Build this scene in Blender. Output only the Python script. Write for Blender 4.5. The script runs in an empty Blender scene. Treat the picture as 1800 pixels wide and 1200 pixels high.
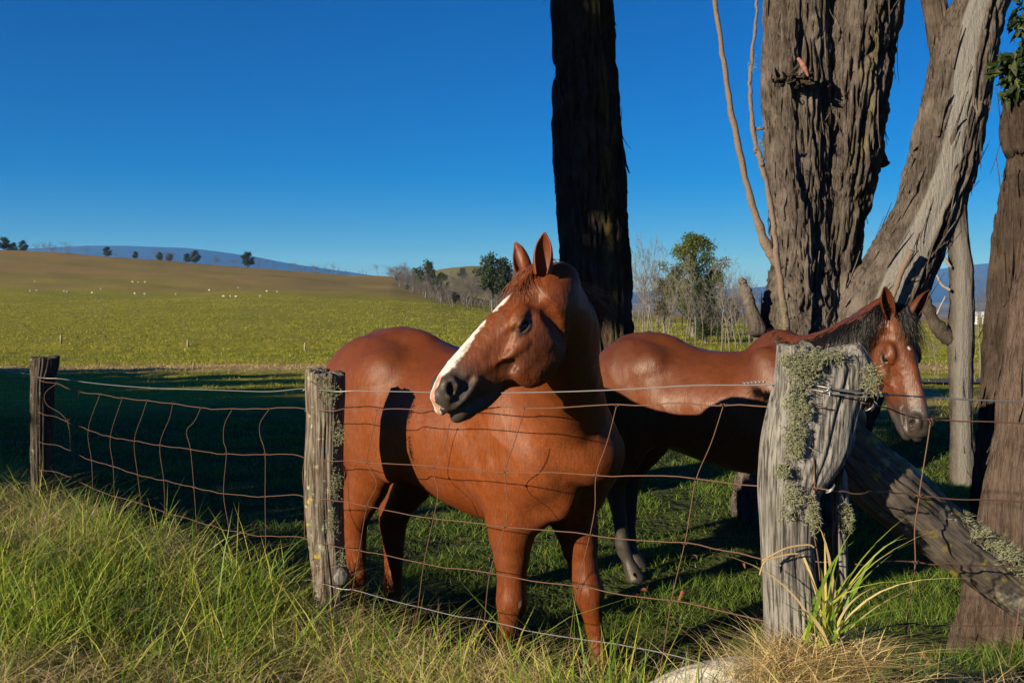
import bpy, bmesh, math, random
import numpy as np
from mathutils import Vector, Matrix
R = math.radians
scene = bpy.context.scene
COL = scene.collection

# ---------------------------------------------------------------- camera, sky, sun, exposure
F_PX, CX, HZ, EYE = 1750.0, 900.0, 520.0, 1.66      # focal length in photo pixels, centre column, horizon row, eye height
cam_d = bpy.data.cameras.new('camera'); cam = bpy.data.objects.new('camera', cam_d); COL.objects.link(cam)
cam_d.sensor_width = 36.0; cam_d.lens = 36.0 * F_PX / 1800.0; cam_d.shift_y = -80.0 / 1800.0
cam_d.clip_start = 0.05; cam_d.clip_end = 90000.0
cam.location = (0, 0, EYE); cam.rotation_euler = (R(90), 0, 0)
scene.camera = cam

SUN_AZ, SUN_EL = 50.0, 15.6       # light travels towards +x/+y, this many degrees right of the view axis
world = bpy.data.worlds.new('World'); scene.world = world; world.use_nodes = True
wn = world.node_tree.nodes; wl = world.node_tree.links; wn.clear()
sky = wn.new('ShaderNodeTexSky'); sky.sky_type = 'NISHITA'; sky.sun_disc = False
sky.sun_elevation = R(SUN_EL); sky.sun_rotation = R(180 + SUN_AZ)
sky.altitude = 1200; sky.air_density = 1.0; sky.dust_density = 0.0; sky.ozone_density = 8.0
bgn = wn.new('ShaderNodeBackground'); bgn.inputs['Strength'].default_value = 0.0460
wo = wn.new('ShaderNodeOutputWorld')
hs_ = wn.new('ShaderNodeHueSaturation'); hs_.inputs['Saturation'].default_value = 1.2      # deep polarised blue, the whole sky alike
wl.new(sky.outputs[0], hs_.inputs['Color'])
tn_ = wn.new('ShaderNodeVectorMath'); tn_.operation = 'MULTIPLY'; tn_.inputs[1].default_value = (.95, .905, 1.13)
wl.new(hs_.outputs[0], tn_.inputs[0]); wl.new(tn_.outputs[0], bgn.inputs[0]); wl.new(bgn.outputs[0], wo.inputs[0])
sun_d = bpy.data.lights.new('sun', 'SUN'); sun_d.energy = 5.0; sun_d.angle = R(0.53); sun_d.color = (1.0, 0.88, 0.70)
sun = bpy.data.objects.new('sun', sun_d); COL.objects.link(sun)
ldir = Vector((math.sin(R(SUN_AZ)) * math.cos(R(SUN_EL)), math.cos(R(SUN_AZ)) * math.cos(R(SUN_EL)), -math.sin(R(SUN_EL))))
sun.rotation_euler = ldir.to_track_quat('-Z', 'Y').to_euler()
sun.location = (-20, -15, 30)
scene.view_settings.view_transform = 'Standard'; scene.view_settings.look = 'None'
scene.view_settings.exposure = 0.9; scene.view_settings.gamma = 1.0
scene.cycles.use_denoising = True
scene.cycles.max_bounces = 6; scene.cycles.diffuse_bounces = 3; scene.cycles.transparent_max_bounces = 8
scene.cycles.volume_bounces = 2

# ---------------------------------------------------------------- helpers
def W(px, py, D):
    """photo pixel at depth D -> world point"""
    return np.array([(px - CX) / F_PX * D, D, EYE - (py - HZ) / F_PX * D])

def smooth01(a, b, x):
    t = np.clip((np.asarray(x, float) - a) / (b - a), 0, 1); return t * t * (3 - 2 * t)

def _hash(ix, iy, iz, seed):
    h = (ix.astype(np.int64) * 374761393 + iy.astype(np.int64) * 668265263 + iz.astype(np.int64) * 2147483647 + seed * 974634777) & 0xFFFFFFFF
    h = ((h ^ (h >> 13)) * 1274126177) & 0xFFFFFFFF
    h = ((h ^ (h >> 16)) * 2246822519) & 0xFFFFFFFF
    return ((h ^ (h >> 15)) & 0xFFFF) / 65535.0

def vnoise(x, y, z, seed=0):
    x, y, z = np.broadcast_arrays(np.asarray(x, float), np.asarray(y, float), np.asarray(z, float))
    fx, fy, fz = np.floor(x), np.floor(y), np.floor(z)
    tx, ty, tz = x - fx, y - fy, z - fz
    tx = tx * tx * tx * (tx * (tx * 6 - 15) + 10); ty = ty * ty * ty * (ty * (ty * 6 - 15) + 10); tz = tz * tz * tz * (tz * (tz * 6 - 15) + 10)
    r = 0
    for dx in (0, 1):
        for dy in (0, 1):
            for dz in (0, 1):
                w = (tx if dx else 1 - tx) * (ty if dy else 1 - ty) * (tz if dz else 1 - tz)
                r = r + w * _hash(fx + dx, fy + dy, fz + dz, seed)
    return r * 2 - 1

def fbm(x, y, z, o=4, seed=0, gain=0.5):
    s = 0; a = 1; f = 1; t = 0
    for i in range(o):
        s = s + a * vnoise(x * f, y * f, z * f, seed + i * 17); t += a; a *= gain; f *= 2.03
    return s / t

def mesh_np(name, V, Fc, smooth=True):
    """mesh from numpy verts (N,3) and a list of face arrays (M,k)"""
    me = bpy.data.meshes.new(name)
    V = np.ascontiguousarray(V, np.float32)
    if not isinstance(Fc, (list, tuple)): Fc = [Fc]
    Fc = [np.ascontiguousarray(f, np.int32) for f in Fc if len(f)]
    me.vertices.add(len(V)); me.vertices.foreach_set('co', V.ravel())
    nl = sum(f.size for f in Fc); nf = sum(len(f) for f in Fc)
    me.loops.add(nl); me.loops.foreach_set('vertex_index', np.concatenate([f.ravel() for f in Fc]))
    me.polygons.add(nf)
    tot = np.concatenate([np.full(len(f), f.shape[1], np.int32) for f in Fc])
    st = np.concatenate([[0], np.cumsum(tot)[:-1]]).astype(np.int32)
    me.polygons.foreach_set('loop_start', st); me.polygons.foreach_set('loop_total', tot)
    me.polygons.foreach_set('use_smooth', np.full(nf, smooth))
    me.update(calc_edges=True); me.validate()
    return me

def attr(me, name, data, dom='POINT'):
    data = np.asarray(data, np.float32)
    if data.ndim == 1:
        a = me.attributes.new(name, 'FLOAT', dom); a.data.foreach_set('value', data)
    elif data.shape[1] == 4:
        a = me.attributes.new(name, 'FLOAT_COLOR', dom); a.data.foreach_set('color', data.ravel())
    else:
        a = me.attributes.new(name, 'FLOAT_VECTOR', dom); a.data.foreach_set('vector', data.ravel())

def link(name, me, mat=None, parent=None, loc=None):
    o = bpy.data.objects.new(name, me); COL.objects.link(o)
    if mat is not None and me is not None and not me.materials: me.materials.append(mat)
    if loc is not None: o.location = loc
    if parent is not None: o.parent = parent
    return o

def tag(o, label=None, cat=None, group=None, kind=None):
    if label: o['label'] = label
    if cat: o['category'] = cat
    if group: o['group'] = group
    if kind: o['kind'] = kind
    return o

def empty(name, loc, label, cat, group=None):
    o = bpy.data.objects.new(name, None); COL.objects.link(o); o.location = loc
    o.empty_display_size = 0.1
    return tag(o, label, cat, group)

def local(V, o):
    return np.asarray(V, float) - np.array(o.location)

def catmull(P, n):
    P = np.asarray(P, float)
    if len(P) == 2: 
        t = np.linspace(0, 1, n + 1)[:, None]; return P[0] * (1 - t) + P[1] * t
    Q = np.vstack([2 * P[0] - P[1], P, 2 * P[-1] - P[-2]])
    out = []
    for i in range(1, len(Q) - 2):
        a, b, c, d = Q[i - 1:i + 3]
        for t in np.linspace(0, 1, n, endpoint=False):
            out.append(.5 * (2 * b + (c - a) * t + (2 * a - 5 * b + 4 * c - d) * t * t + (3 * b - a - 3 * c + d) * t ** 3))
    out.append(P[-1]); return np.array(out)

def frames(P):
    T = np.gradient(P, axis=0); T /= np.linalg.norm(T, axis=1)[:, None] + 1e-12
    ref = np.array([1.0, 0, 0]) if abs(T[0, 0]) < .8 else np.array([0, 1.0, 0])
    U = []
    u = ref - T[0] * ref.dot(T[0]); u /= np.linalg.norm(u)
    for t in T:
        u = u - t * u.dot(t); u /= np.linalg.norm(u) + 1e-12; U.append(u.copy())
    U = np.array(U); return T, U, np.cross(T, U)

def tube(P, r, k=6, cap=True):
    """verts, quads(+tris) of a tube along polyline P with radii r"""
    P = np.asarray(P, float); n = len(P); r = np.broadcast_to(np.asarray(r, float), (n,))
    T, U, B = frames(P)  # pigment patches, plus topline darkened in the colour to stand in for low-sun shading
    a = np.linspace(0, 2 * np.pi, k, endpoint=False)
    V = P[:, None] + r[:, None, None] * (np.cos(a)[None, :, None] * U[:, None] + np.sin(a)[None, :, None] * B[:, None])
    V = V.reshape(-1, 3)
    i = np.arange(n - 1)[:, None] * k; j = np.arange(k)[None]; j2 = (j + 1) % k
    Q = np.stack([i + j, i + j2, i + k + j2, i + k + j], -1).reshape(-1, 4)
    Tr = np.zeros((0, 3), int)
    if cap:
        m = len(V); V = np.vstack([V, P[0], P[-1]]); jj = np.arange(k); jn = (jj + 1) % k
        Tr = np.vstack([np.stack([np.full(k, m), jn, jj], -1), np.stack([np.full(k, m + 1), (n - 1) * k + jj, (n - 1) * k + jn], -1)])
    return V, Q, Tr

class MB:
    """collects verts / quads / tris into one mesh"""
    def __init__(s): s.V = []; s.Q = []; s.T = []; s.n = 0; s.A = []
    def add(s, V, Q=None, T=None, a=None):
        s.V.append(np.asarray(V, float))
        if Q is not None and len(Q): s.Q.append(np.asarray(Q) + s.n)
        if T is not None and len(T): s.T.append(np.asarray(T) + s.n)
        if a is not None: s.A.append(np.broadcast_to(np.asarray(a, float), (len(V),)))
        s.n += len(V)
    def tube(s, P, r, k=6, a=None): s.add(*tube(P, r, k), a=a)
    def mesh(s, name, smooth=True, off=None):
        V = np.vstack(s.V)
        if off is not None: V = V - np.asarray(off)
        fs = []
        if s.Q: fs.append(np.vstack(s.Q))
        if s.T: fs.append(np.vstack(s.T))
        me = mesh_np(name, V, fs, smooth)
        if s.A: attr(me, 'tint', np.concatenate(s.A))
        return me

# ---------------------------------------------------------------- materials
def mat(name):
    m = bpy.data.materials.new(name); m.use_nodes = True
    nt = m.node_tree; nt.nodes.clear()
    o = nt.nodes.new('ShaderNodeOutputMaterial'); b = nt.nodes.new('ShaderNodeBsdfPrincipled')
    nt.links.new(b.outputs[0], o.inputs[0])
    return m, nt, b, o
def nd(nt, typ, **kw):
    n = nt.nodes.new(typ)
    for k, v in kw.items():
        if k.startswith('i_'): n.inputs[k[2:].replace('_', ' ')].default_value = v
        else: setattr(n, k, v)
    return n
def ramp(nt, fac, stops, interp='LINEAR'):
    n = nt.nodes.new('ShaderNodeValToRGB'); cr = n.color_ramp; cr.interpolation = interp
    while len(cr.elements) < len(stops): cr.elements.new(0.5)
    for e, (p, c) in zip(cr.elements, stops): e.position = p; e.color = (*c, 1) if len(c) == 3 else c
    nt.links.new(fac, n.inputs[0]); return n.outputs[0]
def mixc(nt, fac, a, b, mode='MIX'):
    n = nt.nodes.new('ShaderNodeMix'); n.data_type = 'RGBA'; n.blend_type = mode
    for s, v in ((0, fac), (6, a), (7, b)):
        if hasattr(v, 'node'): nt.links.new(v, n.inputs[s])
        elif s == 0: n.inputs[0].default_value = v
        else: n.inputs[s].default_value = (*v, 1) if len(v) == 3 else v
    return n.outputs[2]
def noise(nt, scale, detail=4, rough=.55, vec=None, dist=0.0, scl=None):
    n = nt.nodes.new('ShaderNodeTexNoise'); n.inputs['Scale'].default_value = scale
    n.inputs['Detail'].default_value = detail; n.inputs['Roughness'].default_value = rough; n.inputs['Distortion'].default_value = dist
    if vec is None:
        vec = nt.nodes.new('ShaderNodeTexCoord').outputs['Object']
    if scl is not None:
        mp = nt.nodes.new('ShaderNodeMapping'); mp.inputs['Scale'].default_value = scl; nt.links.new(vec, mp.inputs[0]); vec = mp.outputs[0]
    nt.links.new(vec, n.inputs['Vector']); return n.outputs[0]
def bump(nt, b, h, strength=.3, dist=.01):
    n = nt.nodes.new('ShaderNodeBump'); n.inputs['Strength'].default_value = strength; n.inputs['Distance'].default_value = dist
    nt.links.new(h, n.inputs['Height']); nt.links.new(n.outputs[0], b.inputs['Normal']); return n
def attrn(nt, name, out='Fac'):
    n = nt.nodes.new('ShaderNodeAttribute'); n.attribute_name = name; return n.outputs[out]
MATS = {}
def coat_mat(name, c1, c2, c3, rough=.40):
    m, nt, b, o = mat(name)
    pig = nt.nodes.new('ShaderNodeAttribute'); pig.attribute_name = 'coat'
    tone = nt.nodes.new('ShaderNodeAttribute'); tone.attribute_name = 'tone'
    n1 = noise(nt, 4, 4); n2 = noise(nt, 150, 4, .65, scl=(1, 1, .16)); n3 = noise(nt, 30, 4); n5 = noise(nt, 420, 2, .6, scl=(1, 1, .3))
    base = mixc(nt, n1, c1, c2)
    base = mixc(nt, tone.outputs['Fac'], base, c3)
    base = mixc(nt, ramp(nt, n3, [(.35, (0, 0, 0)), (.75, (.40, .40, .40))]), base, c3)
    base = mixc(nt, ramp(nt, n2, [(.36, (.55, .55, .55)), (.60, (0, 0, 0))]), base, tuple(v * .45 for v in c2))
    base = mixc(nt, ramp(nt, n5, [(.55, (0, 0, 0)), (.75, (.35, .35, .35))]), base, tuple(min(1, v * 1.7) for v in c1))
    # coat attribute: R = dark skin, G = white hair, B = pink skin
    sp = nt.nodes.new('ShaderNodeSeparateColor'); nt.links.new(pig.outputs['Color'], sp.inputs[0])
    base = mixc(nt, sp.outputs[0], base, mixc(nt, n3, (.022, .019, .018), (.050, .042, .038)))
    base = mixc(nt, sp.outputs[1], base, mixc(nt, ramp(nt, n2, [(.35, (.5, .5, .5)), (.6, (0, 0, 0))]), (.58, .56, .54), (.40, .36, .33)))
    base = mixc(nt, sp.outputs[2], base, (.38, .18, .13))
    nt.links.new(base, b.inputs['Base Color']); b.inputs['Specular IOR Level'].default_value = .28; b.inputs['Anisotropic'].default_value = .4
    tg = nt.nodes.new('ShaderNodeTangent'); tg.direction_type = 'RADIAL'; tg.axis = 'Z'; nt.links.new(tg.outputs[0], b.inputs['Tangent'])
    rg = ramp(nt, noise(nt, 9, 4, .6), [(.3, (rough - .07,) * 3), (.7, (rough + .10,) * 3)]); nt.links.new(rg, b.inputs['Roughness'])
    hb = nt.nodes.new('ShaderNodeMath'); hb.operation = 'MULTIPLY_ADD'; hb.inputs[1].default_value = 1.6; nt.links.new(n2, hb.inputs[0])
    mm = nt.nodes.new('ShaderNodeMath'); mm.operation = 'MULTIPLY'; mm.inputs[1].default_value = 1.1
    nt.links.new(n3, mm.inputs[0]); nt.links.new(mm.outputs[0], hb.inputs[2])
    bump(nt, b, hb.outputs[0], .45, .0026)
    return m
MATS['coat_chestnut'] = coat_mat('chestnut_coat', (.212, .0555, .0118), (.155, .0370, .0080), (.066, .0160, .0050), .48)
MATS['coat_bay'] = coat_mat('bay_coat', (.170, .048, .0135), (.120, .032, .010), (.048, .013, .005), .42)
def plain(name, c1, c2, scale=20, rough=.6, spec=.3, bmp=.2, scl=None, bd=.004):
    m, nt, b, o = mat(name); n = noise(nt, scale, 5, scl=scl)
    nt.links.new(mixc(nt, n, c1, c2), b.inputs['Base Color']); b.inputs['Roughness'].default_value = rough
    b.inputs['Specular IOR Level'].default_value = spec; bump(nt, b, n, bmp, bd); MATS[name] = m; return m
plain('ear_chestnut', (.15, .034, .010), (.07, .017, .006), 60, .5)
plain('ear_bay', (.11, .030, .010), (.045, .013, .005), 60, .5)
m = plain('horse_eye', (.006, .004, .003), (.016, .008, .004), 40, .04, .6, 0.0)
def hair_mat(name, c1, c2, rough=.4):
    m, nt, b, o = mat(name)
    nt.links.new(mixc(nt, attrn(nt, 'tint'), c1, c2), b.inputs['Base Color']); b.inputs['Roughness'].default_value = rough
    b.inputs['Specular IOR Level'].default_value = .4; MATS[name] = m
hair_mat('mane_red', (.085, .020, .007), (.17, .046, .015))
hair_mat('mane_black', (.006, .005, .005), (.018, .014, .012), .35)
# ---------------------------------------------------------------- terrain
POST_L, POST_M, POST_R, FENCE_END = (-2.96, 6.30), (-.811, 4.30), (.73, 2.41), (3.2, 3.05)
FX = np.array([-12.0, -2.96, -.811, .73, 3.2, 9.0]); FY = np.array([14.7, 6.30, 4.30, 2.41, 3.05, 4.5])
def fence_side(x, y): return (np.interp(x, FX, FY) - y) * .72          # > 0 on the photographer's side
def pchip(xs, ys, x):
    xs = np.asarray(xs, float); ys = np.asarray(ys, float); d = np.diff(ys) / np.diff(xs); m = np.zeros(len(xs))
    m[1:-1] = np.where(d[1:] * d[:-1] > 0, 2 * d[1:] * d[:-1] / (d[1:] + d[:-1] + 1e-12), 0); m[0] = d[0]; m[-1] = d[-1]
    i = np.clip(np.searchsorted(xs, x) - 1, 0, len(xs) - 2); h = xs[i + 1] - xs[i]; t = np.clip((x - xs[i]) / h, 0, 1)
    return ys[i] * (1 + 2 * t) * (1 - t) ** 2 + h * m[i] * t * (1 - t) ** 2 + ys[i + 1] * t * t * (3 - 2 * t) - h * m[i + 1] * t * t * (1 - t)
def zrow(row, D): return EYE - (row - HZ) / F_PX * D
YS = [0, 9, 35, 60, 85, 95, 240, 400, 480, 560, 800, 1600, 5000, 30000]
U_ = np.array([-3000, -600, 0, 300, 520, 690, 760, 850, 1000, 1300, 1800, 2600, 4000])
ROW240 = np.array([514, 516, 519, 520, 521, 524, 530, 544, 562, 570, 573, 573, 573])
ROW400 = np.array([440, 446, 459, 476, 489, 500, 512, 533, 552, 561, 564, 564, 564])
ROW480 = np.array([418, 424, 441, 463, 479, 491, 503, 527, 547, 557, 561, 561, 561])
def ground_z(x, y, fine=True):
    x = np.asarray(x, float); y = np.asarray(y, float)
    D = np.maximum(y, np.hypot(x, y) * .5); u = np.clip(x / np.maximum(D, .5) * F_PX + CX, -3000, 4000)
    cols = [np.zeros_like(D), np.zeros_like(D), np.full_like(D, -1.04), np.full_like(D, -1.9), np.full_like(D, -2.46), np.full_like(D, -2.42),
            zrow(np.interp(u, U_, ROW240), 240), zrow(np.interp(u, U_, ROW400), 400), zrow(np.interp(u, U_, ROW480), 480)]
    cols += [cols[-1] - 2, cols[-1] - 22, np.full_like(D, -45), np.full_like(D, -45), np.full_like(D, -45)]
    Yc = np.stack(cols, -1); xs = np.array(YS, float)
    i = np.clip(np.searchsorted(xs, D) - 1, 0, len(xs) - 2); t = np.clip((D - xs[i]) / (xs[i + 1] - xs[i]), 0, 1)
    def g(k): return np.take_along_axis(Yc, np.clip(k, 0, len(xs) - 1)[..., None], -1)[..., 0]
    y0, y1, y2, y3 = g(i - 1), g(i), g(i + 1), g(i + 2)
    s1 = (y2 - y1) / (xs[i + 1] - xs[i]); s0 = np.where(i > 0, (y1 - y0) / np.maximum(xs[i] - xs[np.maximum(i - 1, 0)], 1e-6), s1); s2 = np.where(i < len(xs) - 2, (y3 - y2) / np.maximum(xs[np.minimum(i + 2, len(xs) - 1)] - xs[i + 1], 1e-6), s1)
    m1 = np.where(s0 * s1 > 0, 2 * s0 * s1 / (s0 + s1 + 1e-12 * np.sign(s0 + s1 + 1e-30)), 0); m2 = np.where(s1 * s2 > 0, 2 * s1 * s2 / (s1 + s2 + 1e-12 * np.sign(s1 + s2 + 1e-30)), 0)
    hh = xs[i + 1] - xs[i]
    z = y1 * (1 + 2 * t) * (1 - t) ** 2 + hh * m1 * t * (1 - t) ** 2 + y2 * t * t * (3 - 2 * t) - hh * m2 * t * t * (1 - t)
    # roadside bank the fence stands on
    s = fence_side(x, y)
    b = np.interp(x, [-12, -2.96, -1.5, -.81, -.1, .25, .73, 2, 5], [.30, .34, .30, .26, .32, .36, .52, .46, .35])
    wd = np.interp(x, [.5, 2.2], [.6, 2.6]); near = 1 - smooth01(14, 22, y)
    z = z + near * b * smooth01(0, 1, (s + wd) / (wd + .15))
    z = z + .25 * np.exp(-(((x - .70) / .6) ** 2 + ((y - 2.35) / .6) ** 2))
    z = z - .40 * np.exp(-(((x - 4.85) / 1.3) ** 2 + ((y - 10.8) / 1.6) ** 2))
    z = z - .09 * np.exp(-(((x - .0) / 1.0) ** 2 + ((y - 4.45) / .9) ** 2) ** 2)
    if fine:
        r = np.hypot(x, y)
        z = z + near * fbm(x * 2.2, y * 2.2, 0, 3, 4) * .03 + smooth01(15, 40, r) * fbm(x * .035, y * .035, 0, 3, 7) * np.clip(r * .0035, 0, 1.0)
        z = z + smooth01(300, 500, r) * (1 - smooth01(900, 1500, r)) * fbm(x * .012, y * .012, 3, 3, 8) * 1.2
        z = z + smooth01(18, 40, r) * (1 - smooth01(150, 300, r)) * (fbm(x * .9, y * .9, 0, 3, 21) * .09)
        # low drop along the old field fence
        z = z - .45 * smooth01(0, 1, (86 - (y + .02 * x)) / 2.0) * smooth01(30, 80, y) * smooth01(60, -20, x)
    return z
def ground_hit(px, row, d0=6.0, d1=900.0):
    D = np.exp(np.linspace(math.log(d0), math.log(d1), 900)); zr = zrow(row, D); zg = ground_z((px - CX) / F_PX * D, D)
    k = np.argmax(zg > zr)
    if not (zg > zr).any(): return None
    return D[k]
ang_f = np.linspace(-33, 33, 400); ang_s = np.concatenate([np.linspace(-180, -60, 30), np.linspace(-58, -36, 26)])
ANG = np.radians(np.concatenate([ang_s, ang_f, -ang_s[::-1]]))[:-1]
RAD = np.concatenate([[.0], np.exp(np.linspace(math.log(.6), math.log(620), 300)), np.exp(np.linspace(math.log(640), math.log(19000), 40))])
A2, R2 = np.meshgrid(ANG, RAD); TX = np.sin(A2) * R2; TY = np.cos(A2) * R2
TZ = ground_z(TX, TY); na = len(ANG); nr = len(RAD)
i = np.arange(nr - 1)[:, None] * na; j = np.arange(na)[None]
Q = np.stack([i + j, i + (j + 1) % na, i + na + (j + 1) % na, i + na + j], -1).reshape(-1, 4)
g_me = mesh_np('ground', np.stack([TX, TY, TZ], -1).reshape(-1, 3), Q[:, ::-1])
# land cover: green pasture, dry strip, brown grazing hill, far plain
uu = np.clip(TX / np.maximum(TY, .5) * F_PX + CX, -4000, 5000)
nz = fbm(TX * .02, TY * .02, 1, 4, 31); nz2 = fbm(TX * .12, TY * .12, 1, 3, 33); nz3 = fbm(TX * .006, TY * .02, 1, 3, 35)
fwd = TY > 0
brown = smooth01(0, 1, (TY - (250 + 16 * nz2 + 30 * smooth01(500, -200, uu) + 60 * smooth01(760, 900, uu))) / 8) * fwd
brown = brown * (1 - .45 * smooth01(.05, .35, nz3) * smooth01(650, 300, uu) * smooth01(400, 300, TY))
dry = np.exp(-((TY - 43 + .06 * TX + nz2 * 2) / 6.0) ** 2) * fwd
dry = np.maximum(dry, .8 * np.exp(-((TY - 20 + .08 * TX + nz2 * 2) / 2.5) ** 2) * smooth01(3, 6, TX))
farp = smooth01(600, 900, np.hypot(TX, TY))
attr(g_me, 'land', np.stack([brown, dry, farp, np.ones_like(brown)], -1).reshape(-1, 4))
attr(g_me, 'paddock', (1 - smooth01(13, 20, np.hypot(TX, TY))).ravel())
m, nt, b, o = mat('pasture_ground')
pos = nt.nodes.new('ShaderNodeNewGeometry').outputs['Position']
sp = nt.nodes.new('ShaderNodeSeparateColor'); nt.links.new(attrn(nt, 'land', 'Color'), sp.inputs[0])
n1 = noise(nt, .10, 6, .6, pos, scl=(.3, 1.4, 1)); n2 = noise(nt, 6, 5, .65, pos); n3 = noise(nt, .05, 5, .6, pos); n4 = noise(nt, .012, 6, .6, pos, scl=(.35, 1, 1)); n5 = noise(nt, 1.6, 5, .7, pos)
green = mixc(nt, n1, (.22, .215, .026), (.30, .265, .040)); green = mixc(nt, ramp(nt, n5, [(.42, (0, 0, 0)), (.62, (.75, .75, .75))]), green, (.11, .13, .018))
br = mixc(nt, n3, (.30, .205, .075), (.22, .165, .055)); br = mixc(nt, ramp(nt, n4, [(.45, (0, 0, 0)), (.62, (.6, .6, .6))]), br, (.15, .15, .03))
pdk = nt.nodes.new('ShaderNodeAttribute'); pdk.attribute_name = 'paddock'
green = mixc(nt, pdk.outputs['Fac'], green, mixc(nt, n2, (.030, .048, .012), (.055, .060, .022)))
c = mixc(nt, sp.outputs[0], green, br); c = mixc(nt, sp.outputs[1], c, mixc(nt, n2, (.40, .29, .14), (.30, .21, .10)))
fp = mixc(nt, ramp(nt, noise(nt, .0012, 6, .6, pos, scl=(.25, 1, 1)), [(.35, (0, 0, 0)), (.65, (1, 1, 1))]), (.10, .10, .05), (.24, .20, .12))
c = mixc(nt, sp.outputs[2], c, fp)
nt.links.new(c, b.inputs['Base Color']); b.inputs['Roughness'].default_value = .95; b.inputs['Specular IOR Level'].default_value = .05
bump(nt, b, n5, .9, .25)
MATS['ground'] = m
tag(link('ground', g_me, m), kind='structure')

# distant mountains (real relief far away, seen through the haze)
def mountain(name, cx, cy, ridge, depth, seed):
    """ridge: (x offset, height) profile across the view, falls off over depth"""
    xs = np.linspace(ridge[0][0], ridge[-1][0], 220); hz = np.interp(xs, *zip(*ridge)); k = np.ones(9) / 9
    hz = np.convolve(np.pad(hz, 4, mode='edge'), k, 'valid')
    ys = np.linspace(-depth, depth, 60); X_, Y_ = np.meshgrid(xs, ys); f = (1 - (np.abs(Y_) / depth)) ** 1.0
    Z_ = hz[None] * f + fbm(X_ * .0012, Y_ * .0012, 0, 5, seed) * hz[None] * .05 * f + fbm(X_ * .0007, 0 * Y_, 0, 3, seed + 3) * 6 - 60
    n_ = len(xs); a = np.arange(len(ys) - 1)[:, None] * n_; bb = np.arange(n_ - 1)[None]
    q = np.stack([a + bb, a + bb + 1, a + n_ + bb + 1, a + n_ + bb], -1).reshape(-1, 4)
    me = mesh_np(name, np.stack([X_, Y_, Z_], -1).reshape(-1, 3), q); return tag(link(name, me, MATS['mountain'], loc=(cx, cy, 0)), kind='structure')
plain('mountain', (.030, .034, .034), (.055, .055, .05), .004, .95, .05, .0)
MD = 9000.0
def rz(row): return EYE + (HZ - row) / F_PX * MD + 60
def rx(px): return (px - CX) / F_PX * MD
mountain('mountain', 0, MD, [(rx(-1200), rz(500)), (rx(-500), rz(465)), (rx(0), rz(440)), (rx(120), rz(432)), (rx(230), rz(430)), (rx(330), rz(434)), (rx(450), rz(450)), (rx(560), rz(468)), (rx(700), rz(489)), (rx(800), rz(501)), (rx(950), rz(512)), (rx(1100), rz(517)), (rx(1200), rz(522))], 3600, 1)
mountain('mountain', 0, MD * 1.15, [(rx(1000) * 1.15, rz(525)), (rx(1150) * 1.15, rz(511) * 1.1), (rx(1300) * 1.15, rz(507) * 1.12), (rx(1450) * 1.15, rz(496) * 1.15), (rx(1600) * 1.15, rz(480) * 1.15), (rx(1680) * 1.15, rz(470) * 1.15), (rx(1780) * 1.15, rz(460) * 1.15), (rx(1950) * 1.15, rz(450) * 1.15), (rx(2300) * 1.15, rz(455) * 1.15), (rx(3000) * 1.15, rz(490) * 1.15), (rx(3300) * 1.15, rz(520) * 1.15)], 3800, 2)
# green knoll behind the tree belt
kx, ky = (835 - CX) / F_PX * 900, 900.0
gx, gy = np.meshgrid(np.linspace(-1, 1, 60), np.linspace(-1, 1, 40)); kr = np.clip(1 - (gx ** 2 + gy ** 2), 0, 1)
KZ = -22 + (EYE + (HZ - 468) / F_PX * 900 + 22) * np.clip(kr, 0, 1) ** .8 + fbm(gx * 2, gy * 2, 0, 3, 3) * 1.5
a = np.arange(39)[:, None] * 60; bb = np.arange(59)[None]; q = np.stack([a + bb, a + bb + 1, a + 61 + bb, a + 60 + bb], -1).reshape(-1, 4)
plain('knoll', (.12, .13, .035), (.17, .15, .05), .03, .95, .05, .0)
tag(link('hill', mesh_np('hill', np.stack([gx * 120, gy * 160, KZ], -1).reshape(-1, 3), q), MATS['knoll'], loc=(kx, ky, 0)), kind='structure')

# haze: one closed box of even, pale air round the whole land
hz_me = mesh_np('haze', np.array([(x, y, z) for x in (-20000, 20000) for y in (-2500, 20000) for z in (-140, 720)], float),
                np.array([[0, 1, 3, 2], [4, 6, 7, 5], [0, 4, 5, 1], [2, 3, 7, 6], [0, 2, 6, 4], [1, 5, 7, 3]]), False)
m, nt, b, o = mat('haze'); nt.nodes.remove(b)
pv = nt.nodes.new('ShaderNodeVolumePrincipled'); pv.inputs['Color'].default_value = (.07, .33, 1.0, 1); pv.inputs['Density'].default_value = 7.5e-5; pv.inputs['Absorption Color'].default_value = (1, 1, 1, 1); pv.inputs['Anisotropy'].default_value = .0
nt.links.new(pv.outputs[0], o.inputs['Volume'])
tag(link('haze', hz_me, m), kind='stuff')
# ---------------------------------------------------------------- fence
def seg_D(px, P, Q_):
    k = (px - CX) / F_PX; dx, dy = Q_[0] - P[0], Q_[1] - P[1]
    t = (k * P[1] - P[0]) / (dx - k * dy); return P[1] + t * dy
def fence_D(px):
    if px < 570: return seg_D(px, POST_L, POST_M)
    if px < 1430: return seg_D(px, POST_M, POST_R)
    return seg_D(px, POST_R, FENCE_END)
def FW(px, py, off=0.0):
    p = W(px, py, fence_D(px) + off); return p

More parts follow.
